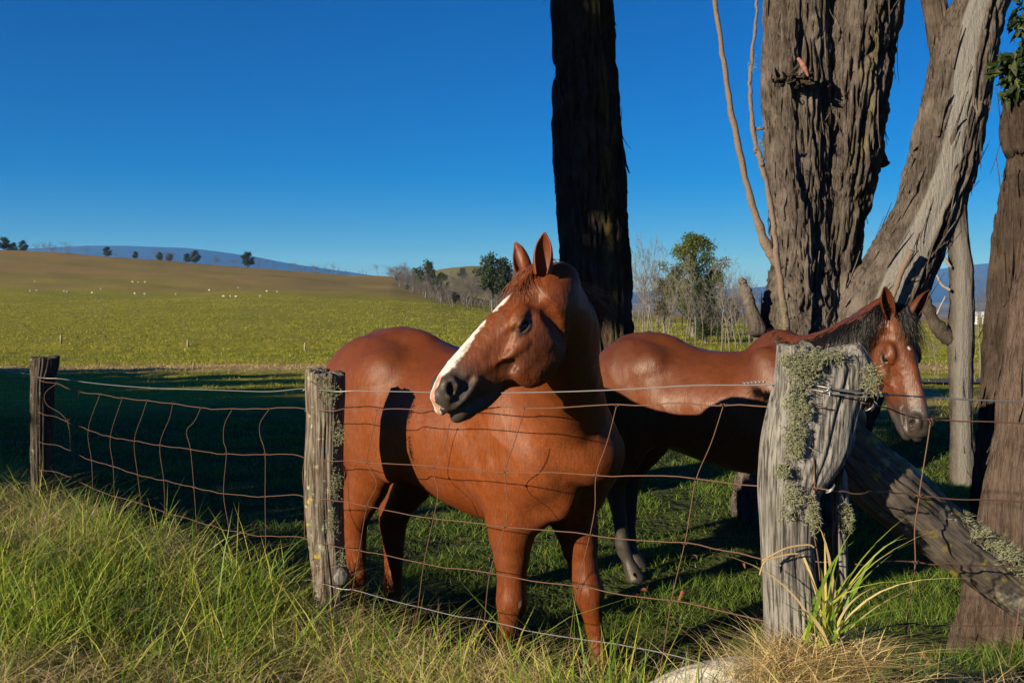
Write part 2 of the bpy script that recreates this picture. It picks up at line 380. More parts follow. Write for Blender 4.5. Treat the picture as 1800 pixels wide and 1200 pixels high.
def wood_mat(name, c1, c2, c3, lich=0.0, zs=.10, sc=1.0):
    m, nt, b, o = mat(name)
    n1 = noise(nt, 60 * sc, 6, .65, scl=(1, 1, zs)); n2 = noise(nt, 7, 4); n3 = noise(nt, 150 * sc, 4, .6, scl=(1, 1, zs * .6)); n4 = noise(nt, 26, 4, .6)
    c = mixc(nt, ramp(nt, n1, [(.3, (0, 0, 0)), (.7, (1, 1, 1))]), c1, c2); c = mixc(nt, ramp(nt, n3, [(.46, (0, 0, 0)), (.60, (.95, .95, .95))]), c, c3)
    c = mixc(nt, ramp(nt, n2, [(.50, (0, 0, 0)), (.70, (.55, .55, .55))]), c, tuple(v * .45 for v in c1))
    if lich:
        c = mixc(nt, ramp(nt, n4, [(.60, (0, 0, 0)), (.68, (lich, lich, lich))]), c, (.33, .35, .22))
        c = mixc(nt, ramp(nt, noise(nt, 17, 3, .5), [(.68, (0, 0, 0)), (.74, (lich, lich, lich))]), c, (.34, .27, .03))
    nt.links.new(c, b.inputs['Base Color']); b.inputs['Roughness'].default_value = .9; b.inputs['Specular IOR Level'].default_value = .12
    bump(nt, b, n1, .8, .006); MATS[name] = m; return m
wood_mat('wood_grey', (.135, .130, .124), (.26, .252, .242), (.034, .030, .027))
wood_mat('wood_lichen', (.125, .11, .092), (.23, .21, .18), (.065, .036, .022), .9)
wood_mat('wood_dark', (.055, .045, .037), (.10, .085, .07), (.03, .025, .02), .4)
plain('lichen', (.20, .215, .13), (.32, .33, .22), 60, .9, .05, 0)
plain('wire_steel', (.34, .34, .34), (.22, .22, .23), 300, .42, .6, .1); MATS['wire_steel'].node_tree.nodes['Principled BSDF'].inputs['Metallic'].default_value = .55
plain('wire_rust', (.15, .078, .052), (.085, .048, .036), 200, .75, .3, .1)

def column(rows, D, dep, seed, rough=.012, nu=110, dz=.008, grain=16, top_tilt=0.0, zbot=None, ex=2.6, jag=.02):
    """weathered column from pixel outline rows (y, left, right) at depth D; dep = half depth (m)"""
    rows = np.array(rows, float); zz = zrow(rows[:, 0], D)
    if zbot is not None: rows = np.vstack([rows, [0, rows[-1, 1], rows[-1, 2]]]); zz = np.append(zz, zbot)
    cxs = ((rows[:, 1] + rows[:, 2]) / 2 - CX) / F_PX * D; hw = (rows[:, 2] - rows[:, 1]) / 2 / F_PX * D
    zs = np.arange(zz.min(), zz.max(), dz); o = np.argsort(zz)
    cx_ = np.interp(zs, zz[o], cxs[o]); hw_ = np.interp(zs, zz[o], hw[o]); n = len(zs)
    k = np.ones(5) / 5
    cx_ = np.convolve(np.pad(cx_, 2, mode='edge'), k, 'valid'); hw_ = np.convolve(np.pad(hw_, 2, mode='edge'), k, 'valid')
    a = np.linspace(0, 2 * np.pi, nu, endpoint=False); ca, sa = np.cos(a), np.sin(a)
    rr = (np.abs(ca) ** ex + np.abs(sa) ** ex) ** (-1 / ex)
    A_, Z_ = np.meshgrid(a, zs)
    g = fbm(np.cos(A_) * grain * .35, np.sin(A_) * grain * .35, Z_ * .5, 4, seed); g2 = 1 - np.abs(fbm(np.cos(A_) * grain * .5, np.sin(A_) * grain * .5, Z_ * .45, 3, seed + 5)) * 2
    crack = np.clip(g2 - .72, 0, 1) / .28
    g3 = np.clip(1 - np.abs(fbm(np.cos(A_) * grain * 1.1, np.sin(A_) * grain * 1.1, Z_ * .7, 3, seed + 8)) * 5, 0, 1)
    d = g * rough * .40 - np.clip(g2 - .86, 0, 1) / .14 * rough * 1.3 - g3 * rough * .6 + fbm(np.cos(A_) * 1.5, np.sin(A_) * 1.5, Z_ * 5, 3, seed + 3) * rough * .6
    X_ = cx_[:, None] + (hw_[:, None] + d) * ca * rr; Y_ = D + (dep + d) * sa * rr
    zt = Z_ + 0.0
    topf = smooth01(zs[-1] - .06, zs[-1], Z_)
    zt = zt + topf * (fbm(np.cos(A_) * 4, np.sin(A_) * 4, 0, 3, seed + 9) * jag + top_tilt * ca * rr)
    V = np.stack([X_, Y_, zt], -1).reshape(-1, 3)
    i = np.arange(n - 1)[:, None] * nu; j = np.arange(nu)[None]
    Q = np.stack([i + j, i + (j + 1) % nu, i + nu + (j + 1) % nu, i + nu + j], -1).reshape(-1, 4)
    # top: shrinking rings
    base = (n - 1) * nu; Vt = [V]; Qs = [Q]; last = base; ctr = V[base:].mean(0)
    for q, f in enumerate((.82, .55, .28, .06)):
        ring = ctr + (V[base:base + nu] - ctr) * f; ring[:, 2] += (fbm(ring[:, 0] * 60, ring[:, 1] * 60, 0, 3, seed + 2) * .008) + .004
        s0 = sum(len(v) for v in Vt); Vt.append(ring); jj = np.arange(nu)
        Qs.append(np.stack([last + jj, last + (jj + 1) % nu, s0 + (jj + 1) % nu, s0 + jj], -1)); last = s0
    return np.vstack(Vt), np.vstack(Qs), hw_, cx_, zs

def lichen_tuft(center, r, n, seed, normal=(0, -1, 0.1), L=.016):
    """bushy grey-green beard lichen: forked thin strands"""
    rnd = np.random.default_rng(seed); mb = MB(); c = np.asarray(center, float); nv = np.array(normal, float); nv /= np.linalg.norm(nv)
    P0 = rnd.normal(0, 1, (n, 3)) * np.asarray(r) * .5; P0 -= np.outer(P0 @ nv, nv) * .8
    for p in P0:
        d = nv * .8 + rnd.normal(0, .75, 3); d /= np.linalg.norm(d); l = L * rnd.uniform(.5, 1.3)
        a = c + p; b = a + d * l * .55 + rnd.normal(0, .002, 3)
        mb.tube([a, b], [.0011, .0008], 3)
        for _ in range(3):
            e = d + rnd.normal(0, .8, 3); e /= np.linalg.norm(e); mb.tube([b, b + e * l * .55], [.0008, .0003], 3)
    return mb

def make_post(name, label, rows, D, dep, seed, material, zbot, top_tilt=0.0, rough=.010, ex=2.6, jag=.02):
    V, Q, hw, cx, zs = column(rows, D, dep, seed, rough=rough, zbot=zbot, top_tilt=top_tilt, ex=ex, jag=jag)
    o = empty(name, (float(cx[0]), D, float(zbot)), label, 'fence post')
    link('shaft', mesh_np('shaft', local(V, o), Q), material, o)
    return o
def add_lichen(o, spots, D, dep, seed, side=None):
    for i, (px, py, rxp, ryp, n) in enumerate(spots):
        c = W(px, py, D - dep * 1.0); sc = D / F_PX
        mb = lichen_tuft(c, (rxp * sc * 1.1, .006, ryp * sc * 1.1), n, seed + i)
        link('lichen', mb.mesh('lichen', off=o.location), MATS['lichen'], o.children[0])['kind'] = 'stuff'

# middle round post
pm = make_post('fence_post', 'round grey fence post crusted with yellow and green lichen beside the chestnut rump',
    [(652, 537, 606), (680, 537, 605), (740, 541, 604), (800, 537, 603), (870, 535, 603), (940, 541, 604), (1000, 548, 608), (1040, 552, 612)], POST_M[1], .082, 4, MATS['wood_lichen'], .0, top_tilt=-.012)
add_lichen(pm, [(580, 690, 14, 16, 130), (595, 760, 8, 25, 110), (590, 850, 9, 28, 130), (583, 920, 10, 22, 110), (566, 668, 16, 8, 60), (600, 980, 7, 20, 70)], POST_M[1], .080, 40)
# short knot at its foot
cs = np.array(FW(590, 1006)) + [0.03, -.085, 0]
mb = MB(); mb.tube([cs + [0, .08, 0], cs + [.008, .01, .002], cs + [.012, -.01, .004]], [.03, .034, .026], 14); link('knot', mb.mesh('knot', off=pm.location), MATS['wood_grey'], pm)
# far left post
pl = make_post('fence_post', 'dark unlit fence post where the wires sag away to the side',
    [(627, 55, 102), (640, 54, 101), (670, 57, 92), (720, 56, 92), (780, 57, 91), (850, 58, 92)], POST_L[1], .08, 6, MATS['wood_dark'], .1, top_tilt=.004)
# thick strainer post on the right
pr = make_post('fence_post', 'thick weathered split fence post tufted with grey-green lichen where wires are tied off',
    [(616, 1372, 1500), (630, 1370, 1532), (658, 1367, 1528), (690, 1362, 1516), (720, 1354, 1506), (760, 1345, 1498), (800, 1339, 1486), (830, 1338, 1466), (860, 1337, 1440), (900, 1339, 1428), (950, 1342, 1424), (1000, 1344, 1430), (1060, 1347, 1436), (1150, 1350, 1444)],
    POST_R[1], .075, 11, MATS['wood_grey'], .3, top_tilt=-.006, rough=.008, ex=3.6, jag=.05)
add_lichen(pr, [(1410, 645, 26, 22, 420), (1385, 636, 10, 10, 80), (1432, 630, 14, 12, 140), (1532, 668, 12, 20, 220), (1470, 626, 18, 5, 60), (1398, 705, 16, 20, 240), (1412, 722, 12, 14, 120), (1397, 765, 14, 22, 300), (1398, 792, 12, 10, 120), (1375, 828, 8, 14, 110), (1393, 872, 13, 17, 170), (1428, 905, 8, 26, 170), (1383, 905, 6, 8, 30), (1448, 612 + 14, 10, 4, 30)], POST_R[1], .085, 60)
V, Q, hw, cx, zs = column([(828, 1466, 1486), (870, 1464, 1490), (940, 1464, 1488), (1000, 1466, 1487), (1080, 1468, 1490)], POST_R[1] + .03, .03, 15, nu=28, zbot=.35, rough=.006)
link('split_piece', mesh_np('split_piece', local(V, pr), Q), MATS['wood_grey'], pr)
add_lichen(pr, [(1486, 905, 8, 14, 80), (1488, 925, 7, 8, 50)], POST_R[1], .02, 90)

def wire_path(pts, off=0.0, n=6):
    return catmull([FW(px, py, off) for px, py in pts], n)
def wob(P, amp, seed):
    t = np.arange(len(P)) * .55; P = P.copy(); P[:, 2] += vnoise(t, 0, 0, seed) * amp; P[:, 1] += vnoise(t, 5, 0, seed) * amp; return P
# woven wire panel between the posts: line wires and stays traced on the fence plane
LW = {   # pixel tracks of the line wires
 0: [(-60, 655), (20, 664), (58, 660), (95, 672), (130, 686), (176, 693), (215, 700), (259, 704), (304, 709), (353, 717), (409, 718), (474, 718), (540, 716), (606, 718), (663, 720), (790, 718), (923, 716), (1084, 712), (1265, 708), (1385, 705), (1430, 706)],
 1: [(62, 712), (100, 733), (119, 742), (155, 755), (194, 768), (236, 775), (280, 782), (335, 790), (393, 797), (464, 798), (540, 800), (606, 806), (645, 812), (762, 821), (888, 828), (1048, 834), (1222, 840), (1410, 845), (1440, 846)],
 2: [(66, 768), (97, 780), (130, 795), (161, 809), (199, 820), (242, 834), (288, 844), (341, 857), (393, 867), (466, 873), (540, 868), (588, 872), (645, 890), (762, 910), (888, 925), (1037, 940), (1203, 954), (1330, 965), (1440, 968)],
 3: [(70, 822), (95, 826), (126, 841), (163, 857), (201, 872), (248, 885), (290, 901), (345, 916), (400, 931), (466, 942), (540, 941), (585, 950), (630, 966), (745, 990), (860, 1008), (1015, 1032), (1180, 1055), (1350, 1076), (1440, 1085)],
 4: [(541, 1012), (560, 1010), (620, 1034), (735, 1066), (850, 1090), (1003, 1120), (1165, 1146), (1280, 1172), (1400, 1205)],
}
ST = [[(102, 672), (88, 690), (92, 712), (119, 742), (124, 790), (130, 795), (126, 841)],
      [(139, 686), (137, 700), (124, 735), (119, 742), (130, 795), (128, 841)],
      [(176, 692), (155, 755), (161, 809), (163, 857), (165, 880)], [(215, 699), (194, 768), (199, 820), (201, 872), (203, 900)], [(259, 703), (250, 730), (236, 775), (242, 834), (248, 885), (249, 915)], [(304, 708), (298, 735), (281, 782), (288, 844), (290, 901), (291, 925)],
      [(353, 717), (342, 740), (328, 758), (335, 790), (341, 857), (345, 916), (347, 940)], [(409, 718), (395, 745), (393, 775), (398, 797), (393, 867), (402, 926), (400, 945)], [(474, 718), (458, 742), (457, 765), (466, 798), (466, 873), (467, 942), (466, 975)],
      [(545, 716), (543, 760), (541, 800), (536, 830), (540, 868), (541, 941)],
      [(663, 720), (655, 760), (645, 812), (662, 850), (645, 890), (632, 966), (620, 1034), (616, 1060)], [(790, 745), (780, 790), (762, 821), (770, 865), (762, 910), (745, 990), (735, 1066), (728, 1095)],
      [(923, 716), (905, 775), (888, 828), (892, 880), (888, 925), (861, 1008), (852, 1090), (848, 1115)], [(1084, 712), (1068, 775), (1048, 834), (1046, 890), (1037, 940), (1015, 1032), (1002, 1120), (996, 1150)], [(1265, 708), (1246, 775), (1222, 840), (1212, 900), (1203, 954), (1180, 1055), (1166, 1146), (1155, 1200)],
      [(1402, 706), (1408, 775), (1411, 845), (1408, 905), (1416, 960), (1420, 1000)]]
wf = empty('woven_wire_fence', tuple(FW(570, 1040)), 'rusty woven wire fence sagging between the three posts', 'wire fence')
for k_, pts in LW.items():
    mb = MB(); P = wob(wire_path(pts, -.0), .004, 3 + k_); P[:, 1] -= 0.0
    # pass in front of the posts
    for c_, w_, dep in ((POST_L[0], .12, .075), (POST_M[0], .12, .082), (POST_R[0], .20, .095)):
        P[:, 1] -= dep * np.exp(-((P[:, 0] - c_) / w_) ** 4)
    mb.tube(P, .0017 if k_ else .0019, 6); link('line_wire', mb.mesh('line_wire', off=wf.location), MATS['wire_rust'] if k_ < 4 else MATS['wire_steel'], wf)
for q, pts in enumerate(ST):
    mb = MB(); P = wire_path(pts, -.003, 5)
    for c_, w_, dep in ((POST_L[0], .12, .075), (POST_M[0], .12, .082), (POST_R[0], .20, .097)): P[:, 1] -= dep * np.exp(-((P[:, 0] - c_) / w_) ** 4)
    mb.tube(P, .0015, 6)
    for px, py in pts:                                       # hinge-joint knots where the stay meets a line wire
        for k_, l_ in LW.items():
            if abs(np.interp(px, [a for a, b_ in l_], [b_ for a, b_ in l_]) - py) < 4 and l_[0][0] - 5 <= px <= l_[-1][0]:
                c = P[np.argmin(np.abs(P - np.array(FW(px, py))).sum(1) + 0)]
                t = np.linspace(0, 4.5 * np.pi, 30); H = np.stack([c[0] - .009 + .018 * t / t[-1], c[1] + .0033 * np.cos(t), c[2] + .0033 * np.sin(t)], -1); mb.tube(H, .0012, 4); break
    link('stay_wire', mb.mesh('stay_wire', off=wf.location), MATS['wire_rust'], wf)
# smooth top wire
TWP = [(-60, 645), (0, 651), (57, 658), (110, 666), (180, 675), (270, 682), (370, 685), (460, 688), (500, 686), (540, 681), (572, 682), (606, 686), (700, 688), (800, 690), (900, 690), (1000, 688), (1100, 684), (1200, 678), (1300, 672), (1366, 668), (1400, 669), (1440, 676), (1500, 683)]
mb = MB(); P = wire_path(TWP)
for c_, w_, dep in ((POST_L[0], .12, .078), (POST_M[0], .12, .086), (POST_R[0] - .02, .17, .100)): P[:, 1] -= dep * np.exp(-((P[:, 0] - c_) / w_) ** 4)
# dips behind the chestnut's muzzle: the horse reaches over it
tw = empty('top_wire', tuple(P[len(P) // 2]), 'single smooth galvanised wire strung along the top of the posts', 'wire')
mb.tube(P, .0021, 6); link('strand', mb.mesh('strand', off=tw.location), MATS['wire_steel'], tw)
def coil(px0, px1, py0, py1, r, turns, off, parent, name='tie_coil', w=.0022):
    a = FW(px0, py0, off); b_ = FW(px1, py1, off); t = np.linspace(0, 1, turns * 12); ph = t * turns * 2 * np.pi
    P = a + (b_ - a) * t[:, None]; P = P + np.stack([0 * ph, r * np.cos(ph), r * np.sin(ph)], -1); mb = MB(); mb.tube(P, w, 5); link(name, mb.mesh(name, off=parent.location), MATS['wire_steel'], parent)
coil(1305, 1345, 674, 670, .0030, 6, -.003, tw, w=.0016)
for pts in ([(1366, 667), (1358, 660), (1372, 656), (1384, 662), (1380, 668)], [(1430, 674), (1460, 680), (1500, 684), (1506, 678)], [(1360, 668), (1400, 676), (1440, 684), (1490, 690), (1504, 688)], [(1432, 680), (1431, 668), (1434, 672), (1433, 690)], [(1345, 674), (1355, 684), (1362, 692)]):
    mb = MB(); P = catmull([FW(px, py) + [0, -.108, 0] for px, py in pts], 6); mb.tube(P, .002, 5); link('tie_wire', mb.mesh('tie_wire', off=tw.location), MATS['wire_steel'], tw)
def staple(px, py, dep, parent, s=1.0):
    c = FW(px, py) + np.array([0, -dep, 0]); t = np.linspace(0, np.pi, 9); P = np.stack([c[0] + .009 * s * np.cos(t), c[1] - .012 * s * np.sin(t), c[2] + .012 * s * np.cos(t) * .6], -1)
    mb = MB(); mb.tube(P, .0019, 5); link('staple', mb.mesh('staple', off=parent.location), MATS['wire_steel'], parent.children[0])
for px, py in ((1382, 663), (1407, 668), (1432, 676), (1520, 676), (1503, 708), (1437, 843), (1436, 846)): staple(px, py, .098, pr)
for px, py in ((541, 682), (545, 717), (545, 800), (547, 868), (552, 941)): staple(px, py, .06, pm)
# wires on past the strainer post
rf = empty('woven_wire_fence', tuple(FW(1600, 1150)), 'rusty woven wire strung right of the thick post over the leaning log', 'wire fence')
for k_, pts in enumerate(([(1490, 700), (1545, 714), (1625, 737), (1720, 741), (1840, 747), (1960, 752)], [(1436, 846), (1480, 852), (1540, 858), (1615, 872), (1700, 877), (1840, 882), (1960, 885)], [(1478, 974), (1540, 980), (1608, 988), (1700, 992), (1840, 998), (1960, 1000)], [(1498, 1090), (1560, 1095), (1596, 1097), (1700, 1098), (1840, 1101), (1960, 1104)])):
    mb = MB(); P = wob(wire_path(pts), .003, 30 + k_)
    P[:, 1] -= .10 * np.exp(-((P[:, 0] - POST_R[0]) / .17) ** 4); mb.tube(P, .0019, 6); link('line_wire', mb.mesh('line_wire', off=rf.location), MATS['wire_rust'], rf)
for pts in ([(1636, 738), (1630, 780), (1617, 860), (1616, 872), (1608, 930), (1609, 988), (1603, 1040), (1594, 1097), (1588, 1160), (1584, 1200)], [(1835, 990), (1795, 1060), (1788, 1098), (1775, 1160), (1768, 1215)], [(1850, 747), (1842, 880), (1835, 998)]):
    mb = MB(); P = wire_path(pts, -.004, 5); mb.tube(P, .0017, 6)
    for px, py in ((pts[0]), (1616, 872), (1609, 988), (1594, 1097)):
        if px < 1660 and pts[0][0] < 1660:
            c = FW(px, py, -.004); t = np.linspace(0, 4.5 * np.pi, 30); H = np.stack([c[0] - .008 + .016 * t / t[-1], c[1] + .0035 * np.cos(t), c[2] + .0035 * np.sin(t)], -1); mb.tube(H, .0013, 4)
    link('stay_wire', mb.mesh('stay_wire', off=rf.location), MATS['wire_rust'], rf)
tr = empty('top_wire', tuple(FW(1700, 700)), 'smooth top wire leading off from the thick post past the bay muzzle', 'wire')
mb = MB(); P = wire_path([(1500, 684), (1540, 691), (1600, 696), (1700, 702), (1840, 708), (1960, 712)]); P[:, 1] -= .10 * np.exp(-((P[:, 0] - POST_R[0]) / .16) ** 4); mb.tube(P, .0021, 6); link('strand', mb.mesh('strand', off=tr.location), MATS['wire_steel'], tr)
coil(1545, 1562, 692, 694, .0036, 4, -.03, tr, w=.0017)
# left span past the far post
lf = empty('woven_wire_fence', tuple(W(20, 800, 7)), 'rusty wire running on past the dark unlit post', 'wire fence')
for pts in ([(-80, 716), (0, 712), (22, 711)], [(-80, 760), (0, 752), (20, 757)]):
    mb = MB(); mb.tube(wire_path(pts), .0018, 5); link('line_wire', mb.mesh('line_wire', off=lf.location), MATS['wire_rust'], lf)
for pts in ([(22, 664), (9, 690), (11, 720), (21, 745), (20, 800)], [(44, 660), (38, 712), (42, 750), (41, 810)]):
    mb = MB(); mb.tube(wire_path(pts), .0016, 5); link('stay_wire', mb.mesh('stay_wire', off=lf.location), MATS['wire_rust'], lf)
# ---------------------------------------------------------------- trees close by
def bark_mat(name, c1, c2, c3, moss=0.0):
    m, nt, b, o = mat(name)
    n1 = noise(nt, 22, 6, .65, scl=(1, 1, .12)); n2 = noise(nt, 3.5, 4); n3 = noise(nt, 70, 5, .65, scl=(1, 1, .14))
    c = mixc(nt, n1, c1, c2); c = mixc(nt, ramp(nt, n3, [(.42, (0, 0, 0)), (.65, (.75, .75, .75))]), c, c3)
    c = mixc(nt, ramp(nt, n2, [(.46, (0, 0, 0)), (.66, (.6, .6, .6))]), c, tuple(v * 1.35 for v in c2))
    if moss:
        g = nt.nodes.new('ShaderNodeAttribute'); g.attribute_name = 'moss'
        mm = nt.nodes.new('ShaderNodeMath'); mm.operation = 'MULTIPLY'; nt.links.new(g.outputs['Fac'], mm.inputs[0]); nt.links.new(ramp(nt, noise(nt, 12, 5, .6, scl=(1, 1, .3)), [(.42, (0, 0, 0)), (.55, (1, 1, 1))]), mm.inputs[1])
        mh = nt.nodes.new('ShaderNodeMath'); mh.operation = 'MULTIPLY'; mh.inputs[1].default_value = .55; nt.links.new(mm.outputs[0], mh.inputs[0]); c = mixc(nt, mh.outputs[0], c, (.16, .135, .03))
    bare = nt.nodes.new('ShaderNodeAttribute'); bare.attribute_name = 'bare'
    c = mixc(nt, bare.outputs['Fac'], c, mixc(nt, noise(nt, 30, 5, .6, scl=(1, 1, .05)), (.17, .165, .16), (.26, .255, .25)))
    nt.links.new(c, b.inputs['Base Color']); b.inputs['Roughness'].default_value = .95; b.inputs['Specular IOR Level'].default_value = .08
    hm = nt.nodes.new('ShaderNodeMath'); hm.operation = 'MULTIPLY_ADD'; hm.inputs[1].default_value = .35; nt.links.new(noise(nt, 220, 4, .7, scl=(1, 1, .12)), hm.inputs[0]); nt.links.new(n3, hm.inputs[2]); bump(nt, b, hm.outputs[0], 1.0, .03); MATS[name] = m
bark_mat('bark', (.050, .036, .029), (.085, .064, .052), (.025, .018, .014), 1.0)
bark_mat('bark_grey', (.078, .063, .055), (.165, .142, .128), (.020, .014, .011), .8)
bark_mat('bark_red', (.085, .061, .050), (.145, .108, .090), (.030, .019, .015), .3)
bark_mat('bark_dim', (.060, .047, .040), (.115, .094, .082), (.020, .014, .011), .4)
plain('dead_wood', (.20, .175, .15), (.33, .30, .27), 30, .9, .1, .3)
plain('branch_bark', (.11, .080, .064), (.21, .165, .135), 60, .9, .1, .9, bd=.012)

def trunk_mesh(rows, D, seed, ridge=.035, freq=9.0, nu=130, dv=.024, depth_k=1.0, bare=None, moss=None, zbot=None, ztop=None, dl=None, twist=0.6, round_k=1.0):
    """bark-ridged trunk from pixel rows (y, left, right) at depth D (or per-row depth list dl)"""
    rows = np.array(rows, float); Dl = np.full(len(rows), float(D)) if dl is None else np.array(dl, float)
    c = np.stack([((rows[:, 1] + rows[:, 2]) / 2 - CX) / F_PX * Dl, Dl, EYE - (rows[:, 0] - HZ) / F_PX * Dl], 1)
    dirs = np.gradient(c, axis=0); dirs /= np.linalg.norm(dirs, axis=1)[:, None]
    hw = (rows[:, 2] - rows[:, 1]) / 2 / F_PX * Dl * np.abs(dirs[:, 2]) ** round_k
    if ztop is not None and c[0, 2] < ztop:      # rows start at the top of the frame: carry the trunk on upwards
        d = (c[0] - c[1]); d /= d[2]; k = ztop - c[0, 2]
        c = np.vstack([c[0] + d * k, c[0] + d * k * .5, c]); hw = np.concatenate([[hw[0] * .72, hw[0] * .88], hw])
    if zbot is not None and c[-1, 2] > zbot:
        d = (c[-1] - c[-2]); d /= d[2]; k = zbot - c[-1, 2]; c = np.vstack([c, c[-1] + d * k]); hw = np.append(hw, hw[-1] * 1.25)
    Z = catmull(np.hstack([c, hw[:, None]]), 10); L = np.concatenate([[0], np.cumsum(np.linalg.norm(np.diff(Z[:, :3], axis=0), axis=1))])
    s = np.arange(0, L[-1], dv); Z = np.stack([np.interp(s, L, Z[:, k]) for k in range(4)], 1); P = Z[:, :3]; r = Z[:, 3]
    T = np.gradient(P, axis=0); T /= np.linalg.norm(T, axis=1)[:, None]
    U = np.array([1.0, 0, 0]) - T * T[:, :1]; U /= np.linalg.norm(U, axis=1)[:, None]; B = np.cross(T, U)
    a = np.linspace(0, 2 * np.pi, nu, endpoint=False); A_, S_ = np.meshgrid(a, s); R_ = r[:, None]
    wv = fbm(np.cos(A_) * 2, np.sin(A_) * 2, S_ * .8, 3, seed + 1) * .30
    A2_ = A_ + wv + twist * .1 * S_
    kx = np.cos(A2_) * freq * R_ / .3; ky = np.sin(A2_) * freq * R_ / .3
    brk = fbm(kx * 1.2, ky * 1.2, S_ * 7, 3, seed + 11)
    sm = np.zeros_like(A_); bm_ = np.zeros_like(A_)
    if bare is not None: bm_ = bare(A_, S_ / s[-1], s[-1])
    gr = np.clip(1 - np.abs(fbm(kx, ky, S_ * .75, 3, seed)) * 4.2, 0, 1) ** 1.3; gr2 = np.clip(1 - np.abs(fbm(kx * 2.1, ky * 2.1, S_ * 1.8, 3, seed + 7)) * 4.0, 0, 1)
    fib = fbm(kx * 5, ky * 5, S_ * 3.0, 3, seed + 13)
    d = (ridge * (.25 - 1.45 * gr - .55 * gr2 + .45 * brk + .22 * fib)) * (1 - .93 * bm_) - bm_ * ridge * .35
    lump = fbm(np.cos(A_) * 1.3, np.sin(A_) * 1.3, S_ * .9, 3, seed + 20) * .10
    RR = R_ * (1 + lump) + d
    V = P[:, None] + RR[..., None] * (np.cos(A_)[..., None] * U[:, None] + depth_k * np.sin(A_)[..., None] * B[:, None])
    n = len(s); V = V.reshape(-1, 3); i = np.arange(n - 1)[:, None] * nu; j = np.arange(nu)[None]
    Q = np.stack([i + j, i + (j + 1) % nu, i + nu + (j + 1) % nu, i + nu + j], -1).reshape(-1, 4)
    nrm = (np.cos(A_)[..., None] * U[:, None] + np.sin(A_)[..., None] * B[:, None]).reshape(-1, 3)
    ctop = np.vstack([V, P[0] ]); jj = np.arange(nu)
    Tr = np.stack([np.full(nu, len(V)), (jj + 1) % nu, jj], -1)
    ms = np.zeros(len(ctop)); bb = np.append(bm_.ravel(), 0)
    if moss is not None: ms = np.append(moss(A_, S_ / s[-1]).ravel(), 0)
    return ctop, Q[:, ::-1], Tr, bb, ms, P, r, nrm
def trunk_part(o, name, mt, *args, shards=0, **kw):
    V, Q, Tr, bb, ms, P, r, nrm = trunk_mesh(*args, **kw)
    me = mesh_np(name, local(V, o), [Q, Tr]); attr(me, 'bare', bb); attr(me, 'moss', ms); part = link(name, me, mt, o)
    if shards:                                       # loose strips of bark standing off the trunk
        rnd = np.random.default_rng(kw.get('seed', args[2]) + 77); mb = MB(); nV = len(nrm)
        for k in range(shards):
            q = rnd.integers(int(nV * .02), int(nV * .98)); p = V[q]; nn = nrm[q]; ip = min(q // (kw.get('nu', 150)), len(P) - 2)
            t = P[ip] - P[ip + 1]; t /= np.linalg.norm(t); sd = np.cross(nn, t); l = rnd.uniform(.08, .42); w = rnd.uniform(.006, .022); lift = rnd.uniform(.003, .035) if rnd.uniform() < .8 else rnd.uniform(.03, .09); tt = np.linspace(0, 1, 5)
            cp = p[None] - nn * .006 + t[None] * (l * tt * (1 if rnd.uniform() < .35 else -1))[:, None] + nn[None] * (lift * tt ** 2)[:, None] + sd[None] * (rnd.normal(0, .02) * tt)[:, None]
            ww = w * (1 - tt * .8); A = cp - sd * ww[:, None]; B = cp + sd * ww[:, None]; C = cp + nn * .004
            n5 = np.arange(4)
            mb.add(np.vstack([A, B, C]), np.vstack([np.stack([n5, n5 + 1, n5 + 11, n5 + 10], -1), np.stack([n5 + 10, n5 + 11, n5 + 6, n5 + 5], -1), np.stack([n5 + 5, n5 + 6, n5 + 1, n5], -1)]))
        link('bark_strip', mb.mesh('bark_strip', False, off=o.location), mt, o)['kind'] = 'stuff'
    return part
def leaf_cloud(centers, n_each, spread, leaf, seed, up=.2, droop=.5):
    """many small pointed leaves (two triangles each, folded) round the given centres"""
    rnd = np.random.default_rng(seed); C = np.repeat(np.asarray(centers, float), n_each, 0); N = len(C)
    sp = np.broadcast_to(np.asarray(spread, float), (len(centers), 3) if np.ndim(spread) == 2 else (len(centers), 3)).repeat(n_each, 0)
    g = rnd.normal(0, 1, (N, 3)); g /= np.linalg.norm(g, axis=1)[:, None]; P = C + g * sp * rnd.uniform(.15, 1, (N, 1)) ** .5
    d = rnd.normal(0, 1, (N, 3)); d[:, 2] -= droop; d /= np.linalg.norm(d, axis=1)[:, None]
    s = np.cross(d, rnd.normal(0, 1, (N, 3))); s /= np.linalg.norm(s, axis=1)[:, None] + 1e-9
    L = leaf * rnd.uniform(.6, 1.3, (N, 1)); Wd = L * rnd.uniform(.16, .30, (N, 1)); nn = np.cross(d, s)
    V = np.stack([P, P + d * L * .45 + s * Wd + nn * Wd * .3, P + d * L, P + d * L * .45 - s * Wd + nn * Wd * .3], 1).reshape(-1, 3)
    k = np.arange(N)[:, None] * 4; T = np.concatenate([k + [0, 1, 2], k + [0, 2, 3]], 1).reshape(-1, 3)
    me = mesh_np('crown', V, T, False); attr(me, 'tint', np.repeat(rnd.uniform(0, 1, N), 4)); return me
